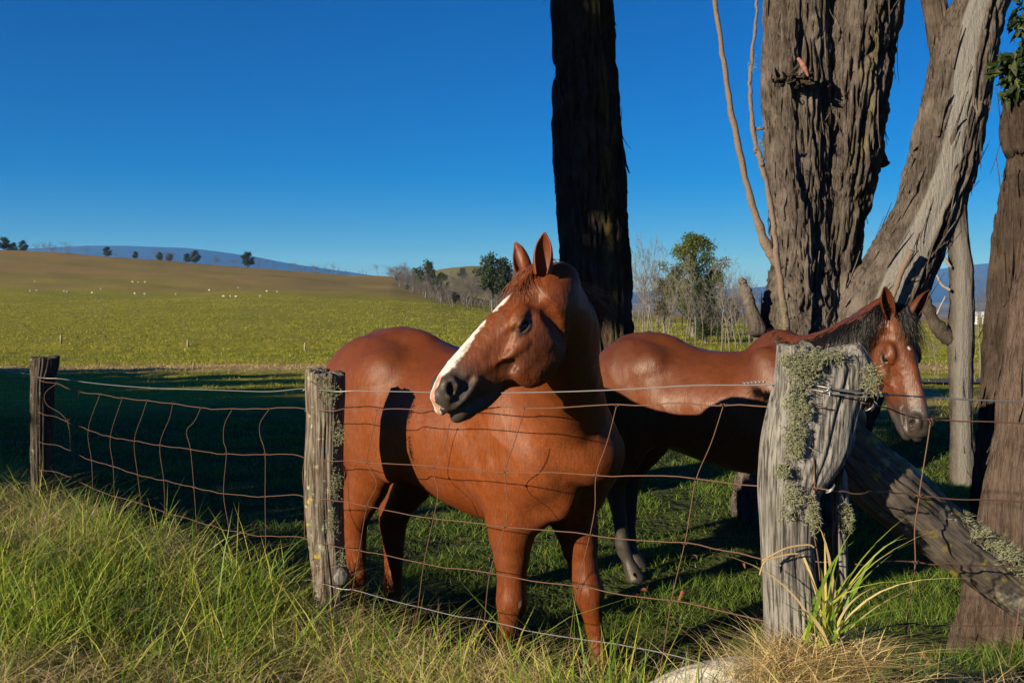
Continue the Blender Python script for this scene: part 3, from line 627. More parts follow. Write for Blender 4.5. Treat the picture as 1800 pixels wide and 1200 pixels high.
def leaf_mat(name, c1, c2, c3, trans=.25):
    m, nt, b, o = mat(name); t = attrn(nt, 'tint')
    c = ramp(nt, t, [(0, c1), (.6, c2), (1, c3)]); nt.links.new(c, b.inputs['Base Color']); b.inputs['Roughness'].default_value = .55; b.inputs['Specular IOR Level'].default_value = .25
    if trans:
        tr = nt.nodes.new('ShaderNodeBsdfTranslucent'); nt.links.new(c, tr.inputs[0]); mx = nt.nodes.new('ShaderNodeMixShader'); mx.inputs[0].default_value = trans
        nt.links.new(b.outputs[0], mx.inputs[1]); nt.links.new(tr.outputs[0], mx.inputs[2]); nt.links.new(mx.outputs[0], o.inputs[0])
    MATS[name] = m
leaf_mat('leaf_dark', (.022, .038, .012), (.035, .055, .016), (.06, .075, .022)); leaf_mat('leaf_green', (.05, .075, .015), (.09, .115, .022), (.14, .15, .035)); leaf_mat('leaf_olive', (.05, .05, .022), (.09, .08, .035), (.13, .105, .05))

def limb(o, name, mt, pts, D, w, n=8, seed=1, amp=.006, k=10):
    """round branch along pixel points at depth D (scalar or list); w = pixel half widths"""
    Dl = np.broadcast_to(np.asarray(D, float), (len(pts),)); P = catmull([W(px, py, d) for (px, py), d in zip(pts, Dl)], n)
    r = np.interp(np.linspace(0, 1, len(P)), np.linspace(0, 1, len(pts)), np.asarray(w, float) * Dl / F_PX)
    P = P + np.stack([vnoise(np.arange(len(P)) * .7, q, 0, seed) * amp for q in range(3)], -1); r = r * (1 + .18 * vnoise(np.arange(len(P)) * .9, 9, 0, seed))
    mb = MB(); mb.tube(P, r, k); return link(name, mb.mesh(name, off=o.location), mt, o)
def crown_high(o, cx, cy, z0, z1, rad, seed, mt='leaf_green', n=26):  # unseen crowns overhead, made broad and dense to cut sky light below
    rnd = np.random.default_rng(seed); C = np.stack([cx + rnd.normal(0, rad * .55, n), cy + rnd.normal(0, rad * .55, n), rnd.uniform(z0, z1, n)], 1)
    me = leaf_cloud(C, 90, (rad * .32, rad * .32, rad * .16), .26, seed)
    me.transform(Matrix.Translation(-Vector(o.location))); link('crown', me, MATS[mt], o)

# dark straight trunk behind the chestnut's head
DC = 8.6
tc = empty('eucalyptus_tree', tuple(W(1050, 860, DC)), 'tall dark shaded trunk with deep furrows rising behind the chestnut head', 'tree')
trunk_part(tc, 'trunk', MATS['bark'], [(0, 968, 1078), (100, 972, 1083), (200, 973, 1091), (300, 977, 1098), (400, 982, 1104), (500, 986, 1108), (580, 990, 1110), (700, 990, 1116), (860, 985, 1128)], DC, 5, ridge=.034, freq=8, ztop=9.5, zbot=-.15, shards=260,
           moss=lambda a, s: np.exp(-((a - 1.15) / .22) ** 2) * smooth01(.3, .5, s))
crown_high(tc, -.5, 6.8, 7.2, 10.5, 3.2, 3, n=60)
limb(tc, 'twig', MATS['bark'], [(1094, 260), (1100, 285), (1106, 305)], DC - .2, [3, 2, 1.2], amp=.003)

# big forked trunk and the leaning trunk with the bare strip
DB = 7.5
tb = empty('eucalyptus_tree', tuple(W(1410, 900, DB)), 'huge shaggy-barked tree with a leaning limb showing a bare grey strip', 'tree')
trunk_part(tb, 'trunk', MATS['bark_grey'], [(0, 1344, 1462), (150, 1343, 1465), (300, 1350, 1462), (420, 1358, 1458), (500, 1350, 1470), (600, 1325, 1480), (750, 1305, 1490), (920, 1285, 1500)], DB, 21, ridge=.045, freq=8, nu=150, ztop=6.5, zbot=-.2, shards=420)
trunk_part(tb, 'trunk', MATS['bark_grey'], [(0, 1436, 1581), (150, 1432, 1560), (280, 1425, 1547), (400, 1410, 1518), (520, 1395, 1506), (650, 1385, 1505), (800, 1380, 1505)], DB, 22, dl=[DB + .05] * 7, ridge=.05, freq=8, nu=150, ztop=6.5, zbot=.1, shards=460,
           moss=lambda a, s: np.exp(-((a - 1.35) / .18) ** 2) * smooth01(.35, .5, s) * (1 - smooth01(.6, .7, s)))
def strip(a, s, L):      # bare heartwood strip along the upper left of the leaning limb
    c = 1.95 - .25 * smooth01(.3, .75, s) + .06 * np.sin(s * 20); w = .42 + .10 * np.sin(s * 9) - .15 * smooth01(.72, .85, s)
    return (1 - smooth01(w - .07, w + .03, np.abs(a - c))) * smooth01(.02, .05, s) * (1 - smooth01(.80, .86, s))
trunk_part(tb, 'leaning_trunk', MATS['bark_grey'], [(-60, 1708, 1806), (0, 1679, 1774), (80, 1648, 1752), (180, 1622, 1735), (300, 1592, 1712), (400, 1556, 1674), (480, 1505, 1645), (540, 1468, 1618), (640, 1425, 1565), (760, 1400, 1525)], DB - .15, 23, ridge=.034, freq=8, nu=150, ztop=5.6, zbot=.6, bare=strip, shards=420, round_k=1.0,
           moss=lambda a, s: np.zeros_like(a))
limb(tb, 'dead_branch', MATS['branch_bark'], [(1255, -30), (1262, 40), (1275, 130), (1292, 230), (1312, 320), (1332, 390), (1352, 440), (1372, 470)], DB - .1, [4, 4.5, 5, 5.5, 6, 7, 9, 9], seed=3, amp=.006)
limb(tb, 'dead_branch', MATS['branch_bark'], [(1332, -20), (1326, 60), (1319, 140), (1320, 200), (1334, 275), (1350, 330), (1362, 420), (1374, 510), (1383, 600)], DB - .55, [2.6, 2.8, 3.4, 3.6, 5, 4.4, 5, 6, 6.5], seed=4, amp=.008)
limb(tb, 'twig', MATS['branch_bark'], [(1340, 290), (1333, 270), (1327, 262)], DB - .55, [5, 5, 4], seed=8)
limb(tb, 'twig', MATS['branch_bark'], [(1322, 228), (1338, 226), (1350, 225)], DB - .55, [3, 3, 2], seed=9)
limb(tb, 'broken_stub', MATS['bark_grey'], [(1335, 590), (1320, 540), (1308, 505), (1302, 490)], DB - .2, [16, 12, 9, 5], seed=5)
limb(tb, 'broken_stub', MATS['bark'], [(1556, 290), (1545, 260), (1534, 230)], DB + .2, [8, 8, 7], seed=6)
limb(tb, 'twig', MATS['bark'], [(1682, 240), (1690, 275), (1702, 308)], DB - .2, [2, 2, 1.5], seed=7)
limb(tb, 'bark_ribbon', MATS['branch_bark'], [(1602, 440), (1580, 490), (1562, 540)], DB - .5, [6, 5, 4], seed=12)
for (px, py, n_) in ((1376, 545, 60), (1336, 255, 40), (1322, 115, 40), (1378, 575, 40)):
    mb = lichen_tuft(W(px, py, DB - .6), (.03, .01, .04), n_, px, L=.03); link('lichen', mb.mesh('lichen', off=tb.location), MATS['lichen'], tb.children[0])['kind'] = 'stuff'
# broken limb scar with a pink sliver of bark
mb = MB(); c0 = W(1395, 140, DB - .36); rr = np.random.default_rng(5)
for k_ in range(40):
    p = c0 + rr.normal(0, 1, 3) * [.06, .02, .03]; mb.tube([p, p + [rr.normal(0, .04), -.05 - rr.uniform(0, .05), rr.normal(.01, .03)]], [.02, .004], 5)
link('knot_scar', mb.mesh('knot_scar', False, off=tb.location), MATS['bark'], tb)
plain('pink_bark', (.28, .13, .11), (.20, .08, .065), 30, .7); limb(tb, 'bark_sliver', MATS['pink_bark'], [(1402, 102), (1412, 115), (1421, 135)], DB - .46, [2.5, 5, 2], seed=2, amp=.0)
crown_high(tb, 3.0, 6.0, 7.2, 10.5, 3.4, 5, n=70)

# slim forked trunk further back on the right
DF = 10.8
tf = empty('dead_tree', tuple(W(1692, 870, DF)), 'slim pale dead trunk with a forked side limb beyond the bay head', 'tree')
trunk_part(tf, 'trunk', MATS['bark_dim'], [(-20, 1618, 1660), (120, 1640, 1680), (250, 1656, 1694), (380, 1664, 1699), (460, 1670, 1709), (530, 1671, 1711), (600, 1668, 1711), (650, 1669, 1708), (760, 1671, 1710), (880, 1670, 1716)], DF, 31, ridge=.014, freq=7, nu=70, dv=.02, ztop=6.5, zbot=-.1, shards=20,
           bare=lambda a, s, L: .75 * smooth01(.55, .62, s) * np.exp(-((a - 1.9) / .8) ** 2))
limb(tf, 'side_limb', MATS['bark_dim'], [(1696, 628), (1674, 600), (1643, 568), (1623, 520), (1606, 475), (1596, 430), (1588, 360)], [DF + .12, DF + .04, DF - .05, DF - .05, DF - .05, DF - .05, DF - .05], [15, 14, 12, 10, 9, 8, 6], seed=5)
for pts, w_ in (([(1672, 470), (1650, 440), (1630, 425), (1618, 410)], [3, 2.2, 1.6, 1]), ([(1670, 510), (1655, 500), (1645, 480), (1632, 465)], [3, 2.4, 1.6, 1]), ([(1665, 420), (1640, 405), (1622, 395)], [2.5, 2, 1]), ([(1645, 408), (1652, 395), (1650, 380)], [1.6, 1.2, .8]), ([(1640, 566), (1650, 545), (1662, 520)], [3, 2, 1])):
    limb(tf, 'twig', MATS['dead_wood'], pts, DF - .08, w_, seed=int(pts[0][0]), amp=.002, k=5)
# two trunks at the right edge
D1 = 6.2
t1 = empty('eucalyptus_tree', tuple(W(1790, 930, D1)), 'shaded dark trunk broken off above with a spray of leaves, behind the lit one', 'tree')
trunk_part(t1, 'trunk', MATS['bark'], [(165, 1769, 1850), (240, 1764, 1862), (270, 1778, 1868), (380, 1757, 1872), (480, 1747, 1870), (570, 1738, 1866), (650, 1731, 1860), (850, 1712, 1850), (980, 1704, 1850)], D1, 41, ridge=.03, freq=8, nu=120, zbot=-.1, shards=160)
rr = np.random.default_rng(3)
sp_ = [W(px, py, D1 - .1) for px, py in ((1790, 20), (1796, 45), (1786, 100), (1772, 108), (1795, 120), (1780, 135), (1765, 105), (1790, 150), (1800, 85), (1762, 118), (1775, 155), (1810, 60), (1815, 110))]
me = leaf_cloud(sp_, 26, (.055, .08, .055), .085, 9, droop=.9); me.transform(Matrix.Translation(-Vector(t1.location))); link('leaf_spray', me, MATS['leaf_dark'], t1)
limb(t1, 'twig', MATS['bark'], [(1800, 175), (1806, 110), (1796, 60), (1798, 20)], D1, [5, 4, 2.5, 1.5], seed=5, k=6); limb(t1, 'twig', MATS['bark'], [(1804, 130), (1788, 118), (1768, 108)], D1 - .05, [2.5, 2, 1], seed=6, k=6)
D2 = 4.0
t2 = empty('eucalyptus_tree', tuple(W(1760, 1130, D2)), 'sunlit reddish-brown trunk standing behind the leaning brace log', 'tree')
trunk_part(t2, 'trunk', MATS['bark_red'], [(300, 1830, 1960), (480, 1796, 1930), (550, 1775, 1915), (650, 1762, 1900), (750, 1750, 1890), (850, 1733, 1872), (950, 1720, 1860), (1040, 1702, 1850), (1110, 1688, 1850)], D2, 51, ridge=.016, freq=8, nu=130, dv=.012, zbot=.05, ztop=4.5, shards=160, round_k=.7)
crown_high(t2, 3.0, 2.2, 5.6, 8.2, 2.6, 15, n=46)

# leaning brace log
bl = empty('brace_log', tuple(W(1500, 830, 2.62)), 'old mossy brace log with lichen sloping from the thick post to the ground', 'log')
PL = [W(1462, 755, 2.515), W(1535, 838, 2.57), W(1620, 905, 2.64), W(1700, 965, 2.70), W(1790, 1035, 2.75), W(1900, 1120, 2.80), W(2060, 1245, 2.86)]
Pc = catmull(PL, 26); n = len(Pc); nu = 72; r0 = np.interp(np.linspace(0, 1, n), [0, .12, .2, .35, .6, .8, 1], [.052, .068, .080, .076, .070, .067, .065])
T, U, B = frames(Pc); a = np.linspace(0, 2 * np.pi, nu, endpoint=False); A_, S_ = np.meshgrid(a, np.arange(n) * .008)
d = fbm(np.cos(A_) * 2, np.sin(A_) * 2, S_ * 3.5, 4, 71) * .024 - np.clip(1 - np.abs(fbm(np.cos(A_) * 4.2, np.sin(A_) * 4.2, S_ * .8, 3, 73)) * 6, 0, 1) * .011 + fbm(np.cos(A_) * 9, np.sin(A_) * 9, S_ * 6, 3, 75) * .004
RR = r0[:, None] * (1 + .0 * A_) + d; V = Pc[:, None] + RR[..., None] * (np.cos(A_)[..., None] * U[:, None] + np.sin(A_)[..., None] * B[:, None])
V = np.vstack([V.reshape(-1, 3), Pc[0], Pc[-1]]); i = np.arange(n - 1)[:, None] * nu; j = np.arange(nu)[None]; Q = np.stack([i + j, i + (j + 1) % nu, i + nu + (j + 1) % nu, i + nu + j], -1).reshape(-1, 4)
jj = np.arange(nu); Tr = np.vstack([np.stack([np.full(nu, n * nu), (jj + 1) % nu, jj], -1), np.stack([np.full(nu, n * nu + 1), (n - 1) * nu + jj, (n - 1) * nu + (jj + 1) % nu], -1)])
m, nt, b, o = mat('brace_wood'); ax = (Vector(PL[-1]) - Vector(PL[0])).to_track_quat('Z', 'Y').to_euler()
tc_ = nt.nodes.new('ShaderNodeTexCoord').outputs['Object']; mp = nt.nodes.new('ShaderNodeMapping'); mp.vector_type = 'TEXTURE'; mp.inputs['Rotation'].default_value = ax; nt.links.new(tc_, mp.inputs[0])
n1 = noise(nt, 45, 6, .65, mp.outputs[0], scl=(1, 1, .10)); n2 = noise(nt, 9, 4, .6); n3 = noise(nt, 120, 4, .6, mp.outputs[0], scl=(1, 1, .1))
c = mixc(nt, n1, (.062, .048, .038), (.155, .135, .115)); c = mixc(nt, ramp(nt, n3, [(.42, (0, 0, 0)), (.66, (.8, .8, .8))]), c, (.030, .020, .014))
sz = nt.nodes.new('ShaderNodeNewGeometry'); sx = nt.nodes.new('ShaderNodeSeparateXYZ'); nt.links.new(sz.outputs['Normal'], sx.inputs[0])
c = mixc(nt, ramp(nt, noise(nt, 15, 4, .6), [(.58, (0, 0, 0)), (.66, (.85, .85, .85))]), c, (.26, .20, .02))
c = mixc(nt, ramp(nt, n2, [(.60, (0, 0, 0)), (.68, (.8, .8, .8))]), c, (.33, .34, .24)); nt.links.new(c, b.inputs['Base Color']); b.inputs['Roughness'].default_value = .92; bump(nt, b, n1, .9, .008)
link('log', mesh_np('log', local(V, bl), [Q, Tr]), m, bl)
for q, (px, py, D_, rx_, ry_, n_) in enumerate(((1545, 815, 2.56, .035, .025, 260), (1590, 850, 2.57, .04, .022, 320), (1570, 840, 2.55, .03, .02, 160), (1655, 898, 2.58, .02, .012, 80), (1745, 958, 2.62, .05, .022, 360), (1775, 975, 2.62, .03, .02, 200), (1715, 935, 2.60, .03, .012, 120), (1800, 1000, 2.64, .04, .02, 220), (1620, 870, 2.58, .03, .012, 110), (1690, 915, 2.6, .03, .010, 90))):
    mb = lichen_tuft(W(px, py, D_ + .02), (rx_, .02, ry_), n_, 500 + q, normal=(.3, -.6, .8), L=.024); link('lichen', mb.mesh('lichen', off=bl.location), MATS['lichen'], bl.children[0])['kind'] = 'stuff'
# fallen pale log in the grass at the foot of the fence
P0 = FW(1165, 1215, .10); fl = empty('fallen_log', tuple(P0), 'bleached pale log lying in the grass at the foot of the thick post', 'log')
Pc = catmull([W(1080, 1262, 2.78), W(1120, 1235, 2.75), W(1180, 1200, 2.72), W(1250, 1178, 2.66), W(1330, 1172, 2.55), W(1400, 1190, 2.50)], 14); n = len(Pc); nu = 40
T, U, B = frames(Pc); A_, S_ = np.meshgrid(np.linspace(0, 2 * np.pi, nu, endpoint=False), np.arange(n) * .01)
RR = np.interp(np.linspace(0, 1, n), [0, .1, .5, 1], [.02, .045, .055, .05])[:, None] + fbm(np.cos(A_) * 3, np.sin(A_) * 3, S_ * 1.5, 4, 91) * .010
V = Pc[:, None] + RR[..., None] * (np.cos(A_)[..., None] * U[:, None] + np.sin(A_)[..., None] * B[:, None]) - [0, 0, .03]; i = np.arange(n - 1)[:, None] * nu; j = np.arange(nu)[None]
wood_mat('wood_bleached', (.32, .305, .28), (.46, .44, .42), (.17, .155, .14)); link('log', mesh_np('log', local(V.reshape(-1, 3), fl), np.stack([i + j, i + (j + 1) % nu, i + nu + (j + 1) % nu, i + nu + j], -1).reshape(-1, 4)), MATS['wood_bleached'], fl)

# windbreak trees beside the photographer: they throw the shade that lies over the paddock
LD = np.array([math.sin(R(SUN_AZ)), math.cos(R(SUN_AZ))]); LN = np.array([math.cos(R(SUN_AZ)), -math.sin(R(SUN_AZ))])
rnd = np.random.default_rng(77)
def shade_crown(seed, h, rad):
    r_ = np.random.default_rng(seed); C = []
    for k_ in range(150):
        t = r_.uniform(0, 1) ** .85; z = .5 + t * (h - .8); w = rad * (.55 + .45 * math.sin(min(1, t * 1.2 + .15) * math.pi)) * math.sqrt(r_.uniform(0, 1)); a = r_.uniform(0, 6.28)
        C.append((w * math.cos(a), w * math.sin(a), z))
    return leaf_cloud(C, 60, (1.05, 1.05, .75), .60, seed)
SHC = [shade_crown(301, 12.5, 2.7), shade_crown(302, 10.5, 2.8), leaf_cloud([(rnd.normal(0, .22), rnd.normal(0, .22), z_) for z_ in np.linspace(4.6, 9.0, 80)] + [tuple(-1.3 * np.array([math.cos(R(SUN_AZ)), -math.sin(R(SUN_AZ))]) + rnd.normal(0, .25, 2)) + (z_,) for z_ in np.linspace(.3, 5.0, 70)], 75, (.48, .48, .4), .28, 305)]
SHT = []
for h in (12.0, 10.0, 8.0):
    mb = MB(); zz = np.linspace(-.3, h, 12); mb.tube(np.stack([.15 * np.sin(zz), .1 * np.cos(zz * .7), zz], 1), np.interp(zz, [0, h], [.35 if h > 9 else .09, .05]), 10); SHT.append(mb.mesh('trunk'))
for q, (c_, a_, k_, sc_) in enumerate(((-6.35, -5.5, 2, 1.0), (-10.6, -16, 1, .9), (-10.4, -11, 1, .72), (-16.5, -26, 1, 1.0), (-22, -27, 1, 1.0), (-27.5, -27, 1, 1.02), (-33, -27, 1, 1.02), (-38.6, -28, 1, 1.05), (-44, -28, 1, 1.05), (-12.4, -25, 1, 1.0), (-14.2, -22.5, 1, 1.0), (-19.4, -22, 1, .95), (-24.8, -24, 1, 1.04), (-30.2, -24.5, 1, 1.08), (-35.6, -25, 1, 1.05), (-41.2, -26, 1, 1.1), (-46.5, -26, 1, 1.05))):
    a_ = a_ - (4.8 if c_ < -11 else 0); p = LD * a_ + LN * c_; z = float(ground_z(p[0], p[1], False))
    o = empty('windbreak_tree', (float(p[0]), float(p[1]), z), 'leafy windbreak tree of the roadside row that shades the paddock', 'tree', 'windbreak trees along the road'); o.scale = (sc_,) * 3; o.rotation_euler.z = q * 1.3
    link('crown', SHC[k_], MATS['leaf_green'], o); link('trunk', SHT[k_], MATS['bark'], o)
# ---------------------------------------------------------------- background trees, sheep, far fence
def dead_tree_mesh(seed, h, depth=4, spread=.5, kids=3, k=4, r0=.10, lean=.1, r_min=.006):
    rnd = np.random.default_rng(seed); mb = MB()
    def br(p, d, L, r, lev):
        n = 5; P = [p]; dd = d.copy()
        for _ in range(n):
            dd = dd + rnd.normal(0, .10 if lev == 0 else .16, 3); dd[2] += .05; dd /= np.linalg.norm(dd); P.append(P[-1] + dd * L / n)
        P = np.array(P); rs = np.linspace(r, max(r * .42, r_min * .6), n + 1); mb.tube(P, rs, k + 2 if lev == 0 else k)
        if lev >= depth: return
        nk = kids + (2 if lev == 0 else 0) + rnd.integers(0, 2)
        for _ in range(nk):
            t = rnd.uniform(.42 if lev == 0 else .25, .98); q = t * n; i_ = min(int(q), n - 1); pp = P[i_] + (P[i_ + 1] - P[i_]) * (q - i_)
            e = rnd.normal(0, 1, 3); e -= dd * e.dot(dd); e /= np.linalg.norm(e); nd_ = dd * (1 - spread * .45) + e * spread + np.array([0, 0, .25]); nd_ /= np.linalg.norm(nd_)
            br(pp, nd_, L * rnd.uniform(.38, .62), max(np.interp(t, [0, 1], [r, r * .42]) * .62, r_min), lev + 1)
    d0 = np.array([rnd.normal(0, lean), rnd.normal(0, lean), 1.0]); d0 /= np.linalg.norm(d0)
    br(np.array([0, 0, -.3]), d0, h * .66, r0, 0); return mb.mesh('trunk')
plain('dead_grey', (.11, .098, .088), (.19, .175, .16), 3, .95, .05, 0); plain('dead_far', (.10, .09, .085), (.16, .15, .143), .5, .95, .05, 0)
def euc_mesh(seed, h, w, clumps, per, leaf, base=.35, blob_=.16):
    rnd = np.random.default_rng(seed); mb = MB(); C = []
    tp = np.array([[0, 0, -.3], [.02 * h, 0, .2 * h], [-.01 * h, .01 * h, .45 * h], [.03 * h, 0, .8 * h]]); mb.tube(catmull(tp, 5), np.linspace(.028 * h, .008 * h, 16), 7)
    for i_ in range(clumps):
        t = rnd.uniform(base, 1); a = rnd.uniform(0, 6.28); env = math.sin(min(1, (t - base) / (1 - base) * .85 + .15) * math.pi) ** .6; r = w * env * rnd.uniform(.25, 1)
        c = np.array([r * math.cos(a), r * math.sin(a), h * t]); C.append(c)
        b0 = np.array([0, 0, h * max(.15, t - rnd.uniform(.15, .3))]); mid = (b0 + c) / 2 + np.array([0, 0, -.04 * h]); mb.tube(catmull([b0, mid, c], 3), np.linspace(.009 * h, .002 * h, 7), 4)
    return mb.mesh('trunk'), leaf_cloud(C, per, (w * blob_ * 1.7, w * blob_ * 1.7, h * blob_ * .55), leaf, seed + 1)
def place_tree(name, label, cat, group, px, row, parts, h_px, h_m, D=None, rot=0.0, mats=None, wide=1.0):
    D = D or ground_hit(px, row)
    if D is None: D = 470.0
    x = (px - CX) / F_PX * D; z = float(ground_z(x, D)); s = h_px * D / F_PX / h_m
    o = empty(name, (x, D, z), label, cat, group); o.scale = (s * wide, s * wide, s); o.rotation_euler.z = rot
    for nm, me, mt in parts: link(nm, me, mt, o)
    return o
rnd = np.random.default_rng(12)
NEAR = [dead_tree_mesh(100 + k_, 9, 4 if k_ < 6 else 3, .66, 3, 4, .11, .13, .012) for k_ in range(8)]
FAR = [dead_tree_mesh(200 + k_, 9, 3, .7, 4, 3, .085, .12, .020) for k_ in range(7)]
STUB = [dead_tree_mesh(240 + k_, 9, 1, .35, 2, 3, .14, .05, .05) for k_ in range(5)]
# dead stand on the right, behind the bay's back (foot pixel, height in pixels)
DEAD_R = [(1120, 582, 120), (1128, 590, 150), (1136, 592, 185), (1148, 588, 130), (1158, 592, 165), (1172, 596, 150), (1182, 596, 100), (1190, 600, 110), (1205, 606, 120), (1212, 605, 90), (1222, 606, 150), (1232, 608, 100), (1142, 580, 90), (1165, 584, 110), (1198, 590, 100), (1226, 592, 90), (1242, 596, 85),
          (1268, 618, 160), (1284, 622, 170), (1276, 612, 120), (1294, 614, 130), (1304, 610, 110), (1316, 612, 95), (1250, 606, 75), (1258, 604, 60), (1324, 604, 90), (1312, 596, 60), (1216, 584, 70), (1178, 580, 80), (1152, 576, 80), (1290, 596, 80), (1264, 592, 66), (1113, 574, 100), (1240, 586, 60)]
DEAD_R += [(rnd.uniform(1112, 1330), rnd.uniform(574, 604), rnd.uniform(50, 120)) for _ in range(34)]
for q, (px, row, hp_) in enumerate(DEAD_R):
    place_tree('dead_tree', 'bare grey dead tree in the stand seen over the bay back', 'tree', 'dead trees beyond the bay back', px, row, [('trunk', NEAR[q % 8], MATS['dead_grey'])], hp_ * 1.06, 9, rot=rnd.uniform(0, 6.28), wide=rnd.uniform(.6, .85))
# stubs and saplings right of the slim trunk
for q, (px, row, hp_, s_) in enumerate(((1722, 664, 190, 0), (1735, 660, 150, 1), (1716, 672, 130, 2), (1640, 668, 110, 3), (1650, 662, 70, 4), (1745, 668, 120, 5), (1602, 640, 80, 3))):
    place_tree('dead_tree', 'pale bare sapling beside the slim forked trunk' if px > 1700 else 'grey dead stem standing in the lit strip by the bay ear', 'tree', 'dead saplings' if px > 1700 else 'dead stems by the bay head', px, row, [('trunk', NEAR[s_], MATS['dead_grey'])], hp_, 9, rot=rnd.uniform(0, 6.28), wide=.8)
# leafy eucalyptus and the dark bush in that stand
e1 = euc_mesh(61, 12, 4.3, 105, 130, .30, .30, .115); place_tree('eucalyptus_tree', 'tall green eucalyptus standing among the grey dead trees', 'tree', None, 1218, 592, [('trunk', e1[0], MATS['dead_grey']), ('crown', e1[1], MATS['leaf_green'])], 182, 12.4, rot=.6)
e2 = euc_mesh(62, 7, 2.2, 70, 150, .22, .10, .17); place_tree('shrub_tree', 'dense dark rounded bush tree below the tall green eucalyptus', 'tree', None, 1240, 602, [('trunk', e2[0], MATS['dead_grey']), ('crown', e2[1], MATS['leaf_dark'])], 108, 7, rot=1.0)
e2b = euc_mesh(67, 7, 1.8, 34, 90, .22, .35, .16); place_tree('eucalyptus_tree', 'low leafy tree with thin crown left of the tall green eucalyptus', 'tree', None, 1168, 592, [('trunk', e2b[0], MATS['dead_grey']), ('crown', e2b[1], MATS['leaf_olive'])], 100, 7, rot=2.0)
place_tree('eucalyptus_tree', 'small leafy tree peeping out beside the huge shaggy trunk', 'tree', None, 1288, 590, [('trunk', e2b[0], MATS['dead_grey']), ('crown', e2b[1], MATS['leaf_dark'])], 66, 7, rot=4.0)
# grey belt of dead trees on the hill side
e3 = [euc_mesh(63 + k_, 10, 3.2, 34, 60, .55, .40, .15) for k_ in range(3)]
BELT = np.array([(690, 500), (700, 505), (712, 513), (735, 522), (752, 527), (765, 533), (780, 540), (815, 544), (850, 547), (900, 551), (960, 556)], float)
for q in range(170):
    u = rnd.uniform(0, 1); px = 688 + u * 270; row = np.interp(px, BELT[:, 0], BELT[:, 1]) - abs(rnd.normal(0, 1)) * np.interp(px, [690, 760, 900], [3, 8, 12]); hp_ = np.interp(px, [690, 740, 800, 960], [28, 34, 40, 60]) * rnd.uniform(.8, 1.45)
    place_tree('dead_tree', 'grey leafless tree in the dense belt along the hillside field', 'tree', 'dead tree belt on the hillside', px, row, [('trunk', FAR[q % 7], MATS['dead_far'])], hp_, 9, rot=rnd.uniform(0, 6.28), wide=1.5)
for q, (px, row, hp_, k_, lb, mt) in enumerate(((748, 524, 68, 0, 'tallest leafy tree rising out of the grey belt', 'leaf_dark'), (702, 504, 26, 1, 'leafy tree at the far upper end of the grey belt', 'leaf_dark'), (727, 512, 34, 2, 'dark leafy tree next to the tallest one in the belt', 'leaf_dark'), (775, 532, 52, 1, 'brownish leafy tree in the middle of the grey belt', 'leaf_olive'), (866, 548, 104, 0, 'tall brown-leaved eucalyptus just left of the chestnut ears', 'leaf_olive'), (884, 550, 95, 2, 'brown-leaved eucalyptus half hidden by the chestnut forehead', 'leaf_olive'), (800, 540, 26, 2, 'low green shrub in the grey belt', 'leaf_green'), (715, 514, 14, 1, 'tiny green bush in the grey belt', 'leaf_green'))):
    place_tree('eucalyptus_tree', lb, 'tree', None, px, row, [('trunk', e3[k_][0], MATS['dead_far']), ('crown', e3[k_][1], MATS[mt])], hp_, 10.3, rot=rnd.uniform(0, 6))
# lone tree on the green knoll
kz = None
o = empty('round_tree', ((813 - CX) / F_PX * 780, 780.0, EYE + (HZ - 494) / F_PX * 780), 'lone round dark tree standing on the green knoll', 'tree'); s_ = 22 * 780 / F_PX / 7; o.scale = (s_,) * 3
e4 = euc_mesh(70, 7, 2.9, 50, 60, .6, .30, .2); link('trunk', e4[0], MATS['bark'], o); link('crown', e4[1], MATS['leaf_dark'], o)
# trees along the skyline ridge
def skyline(px): return np.interp(px, U_, ROW480)
e5 = [euc_mesh(80 + k_, 8, 3.0, 40, 50, .6, .25, .2) for k_ in range(3)]
SK = [(6, 26, 'first of the tree clump on the far end of the ridge'), (24, 18, 'small round bush tree in the clump at the far end of the ridge'), (40, 22, 'dark tree closing the clump at the far end of the ridge'), (189, 20, 'lone flat-topped tree on the ridge in front of the mountain'), (238, 14, 'small bush tree on the ridge below the mountain top'), (281, 16, 'low bushy tree on the ridge, first of a pair'), (297, 16, 'wide low tree on the ridge, second of a pair'), (329, 18, 'thin dark tree beside a bigger one on the ridge'), (343, 24, 'bushy dark tree on the ridge beside a thinner one'), (436, 30, 'tallest leafy tree on the ridge line'), (16, 14, 'little bush tree squeezed into the ridge clump')]
for q, (px, hp_, lb) in enumerate(SK):
    x = (px - CX) / F_PX * 476; z = float(ground_z(x, 476.0)); s_ = hp_ * 476 / F_PX / 8.2
    o = empty('ridge_tree', (x, 476.0, z - .5), lb, 'tree'); o.scale = (s_ * 1.1, s_ * 1.1, s_); o.rotation_euler.z = q
    link('trunk', e5[q % 3][0], MATS['bark'], o); link('crown', e5[q % 3][1], MATS['leaf_dark'], o)
for q in range(70):
    px = rnd.uniform(60, 690); D_ = rnd.uniform(455, 478); x = (px - CX) / F_PX * D_; z = float(ground_z(x, D_)); s_ = rnd.uniform(9, 24) * 470 / F_PX / 9
    o = empty('dead_tree', (x, D_, z - .3), 'thin bare stem sticking up along the ridge line', 'tree', 'bare stems on the ridge'); o.scale = (s_ * 1.5, s_ * 1.5, s_); o.rotation_euler.z = q
    link('trunk', (FAR + STUB)[q % 12], MATS['dead_far'], o)
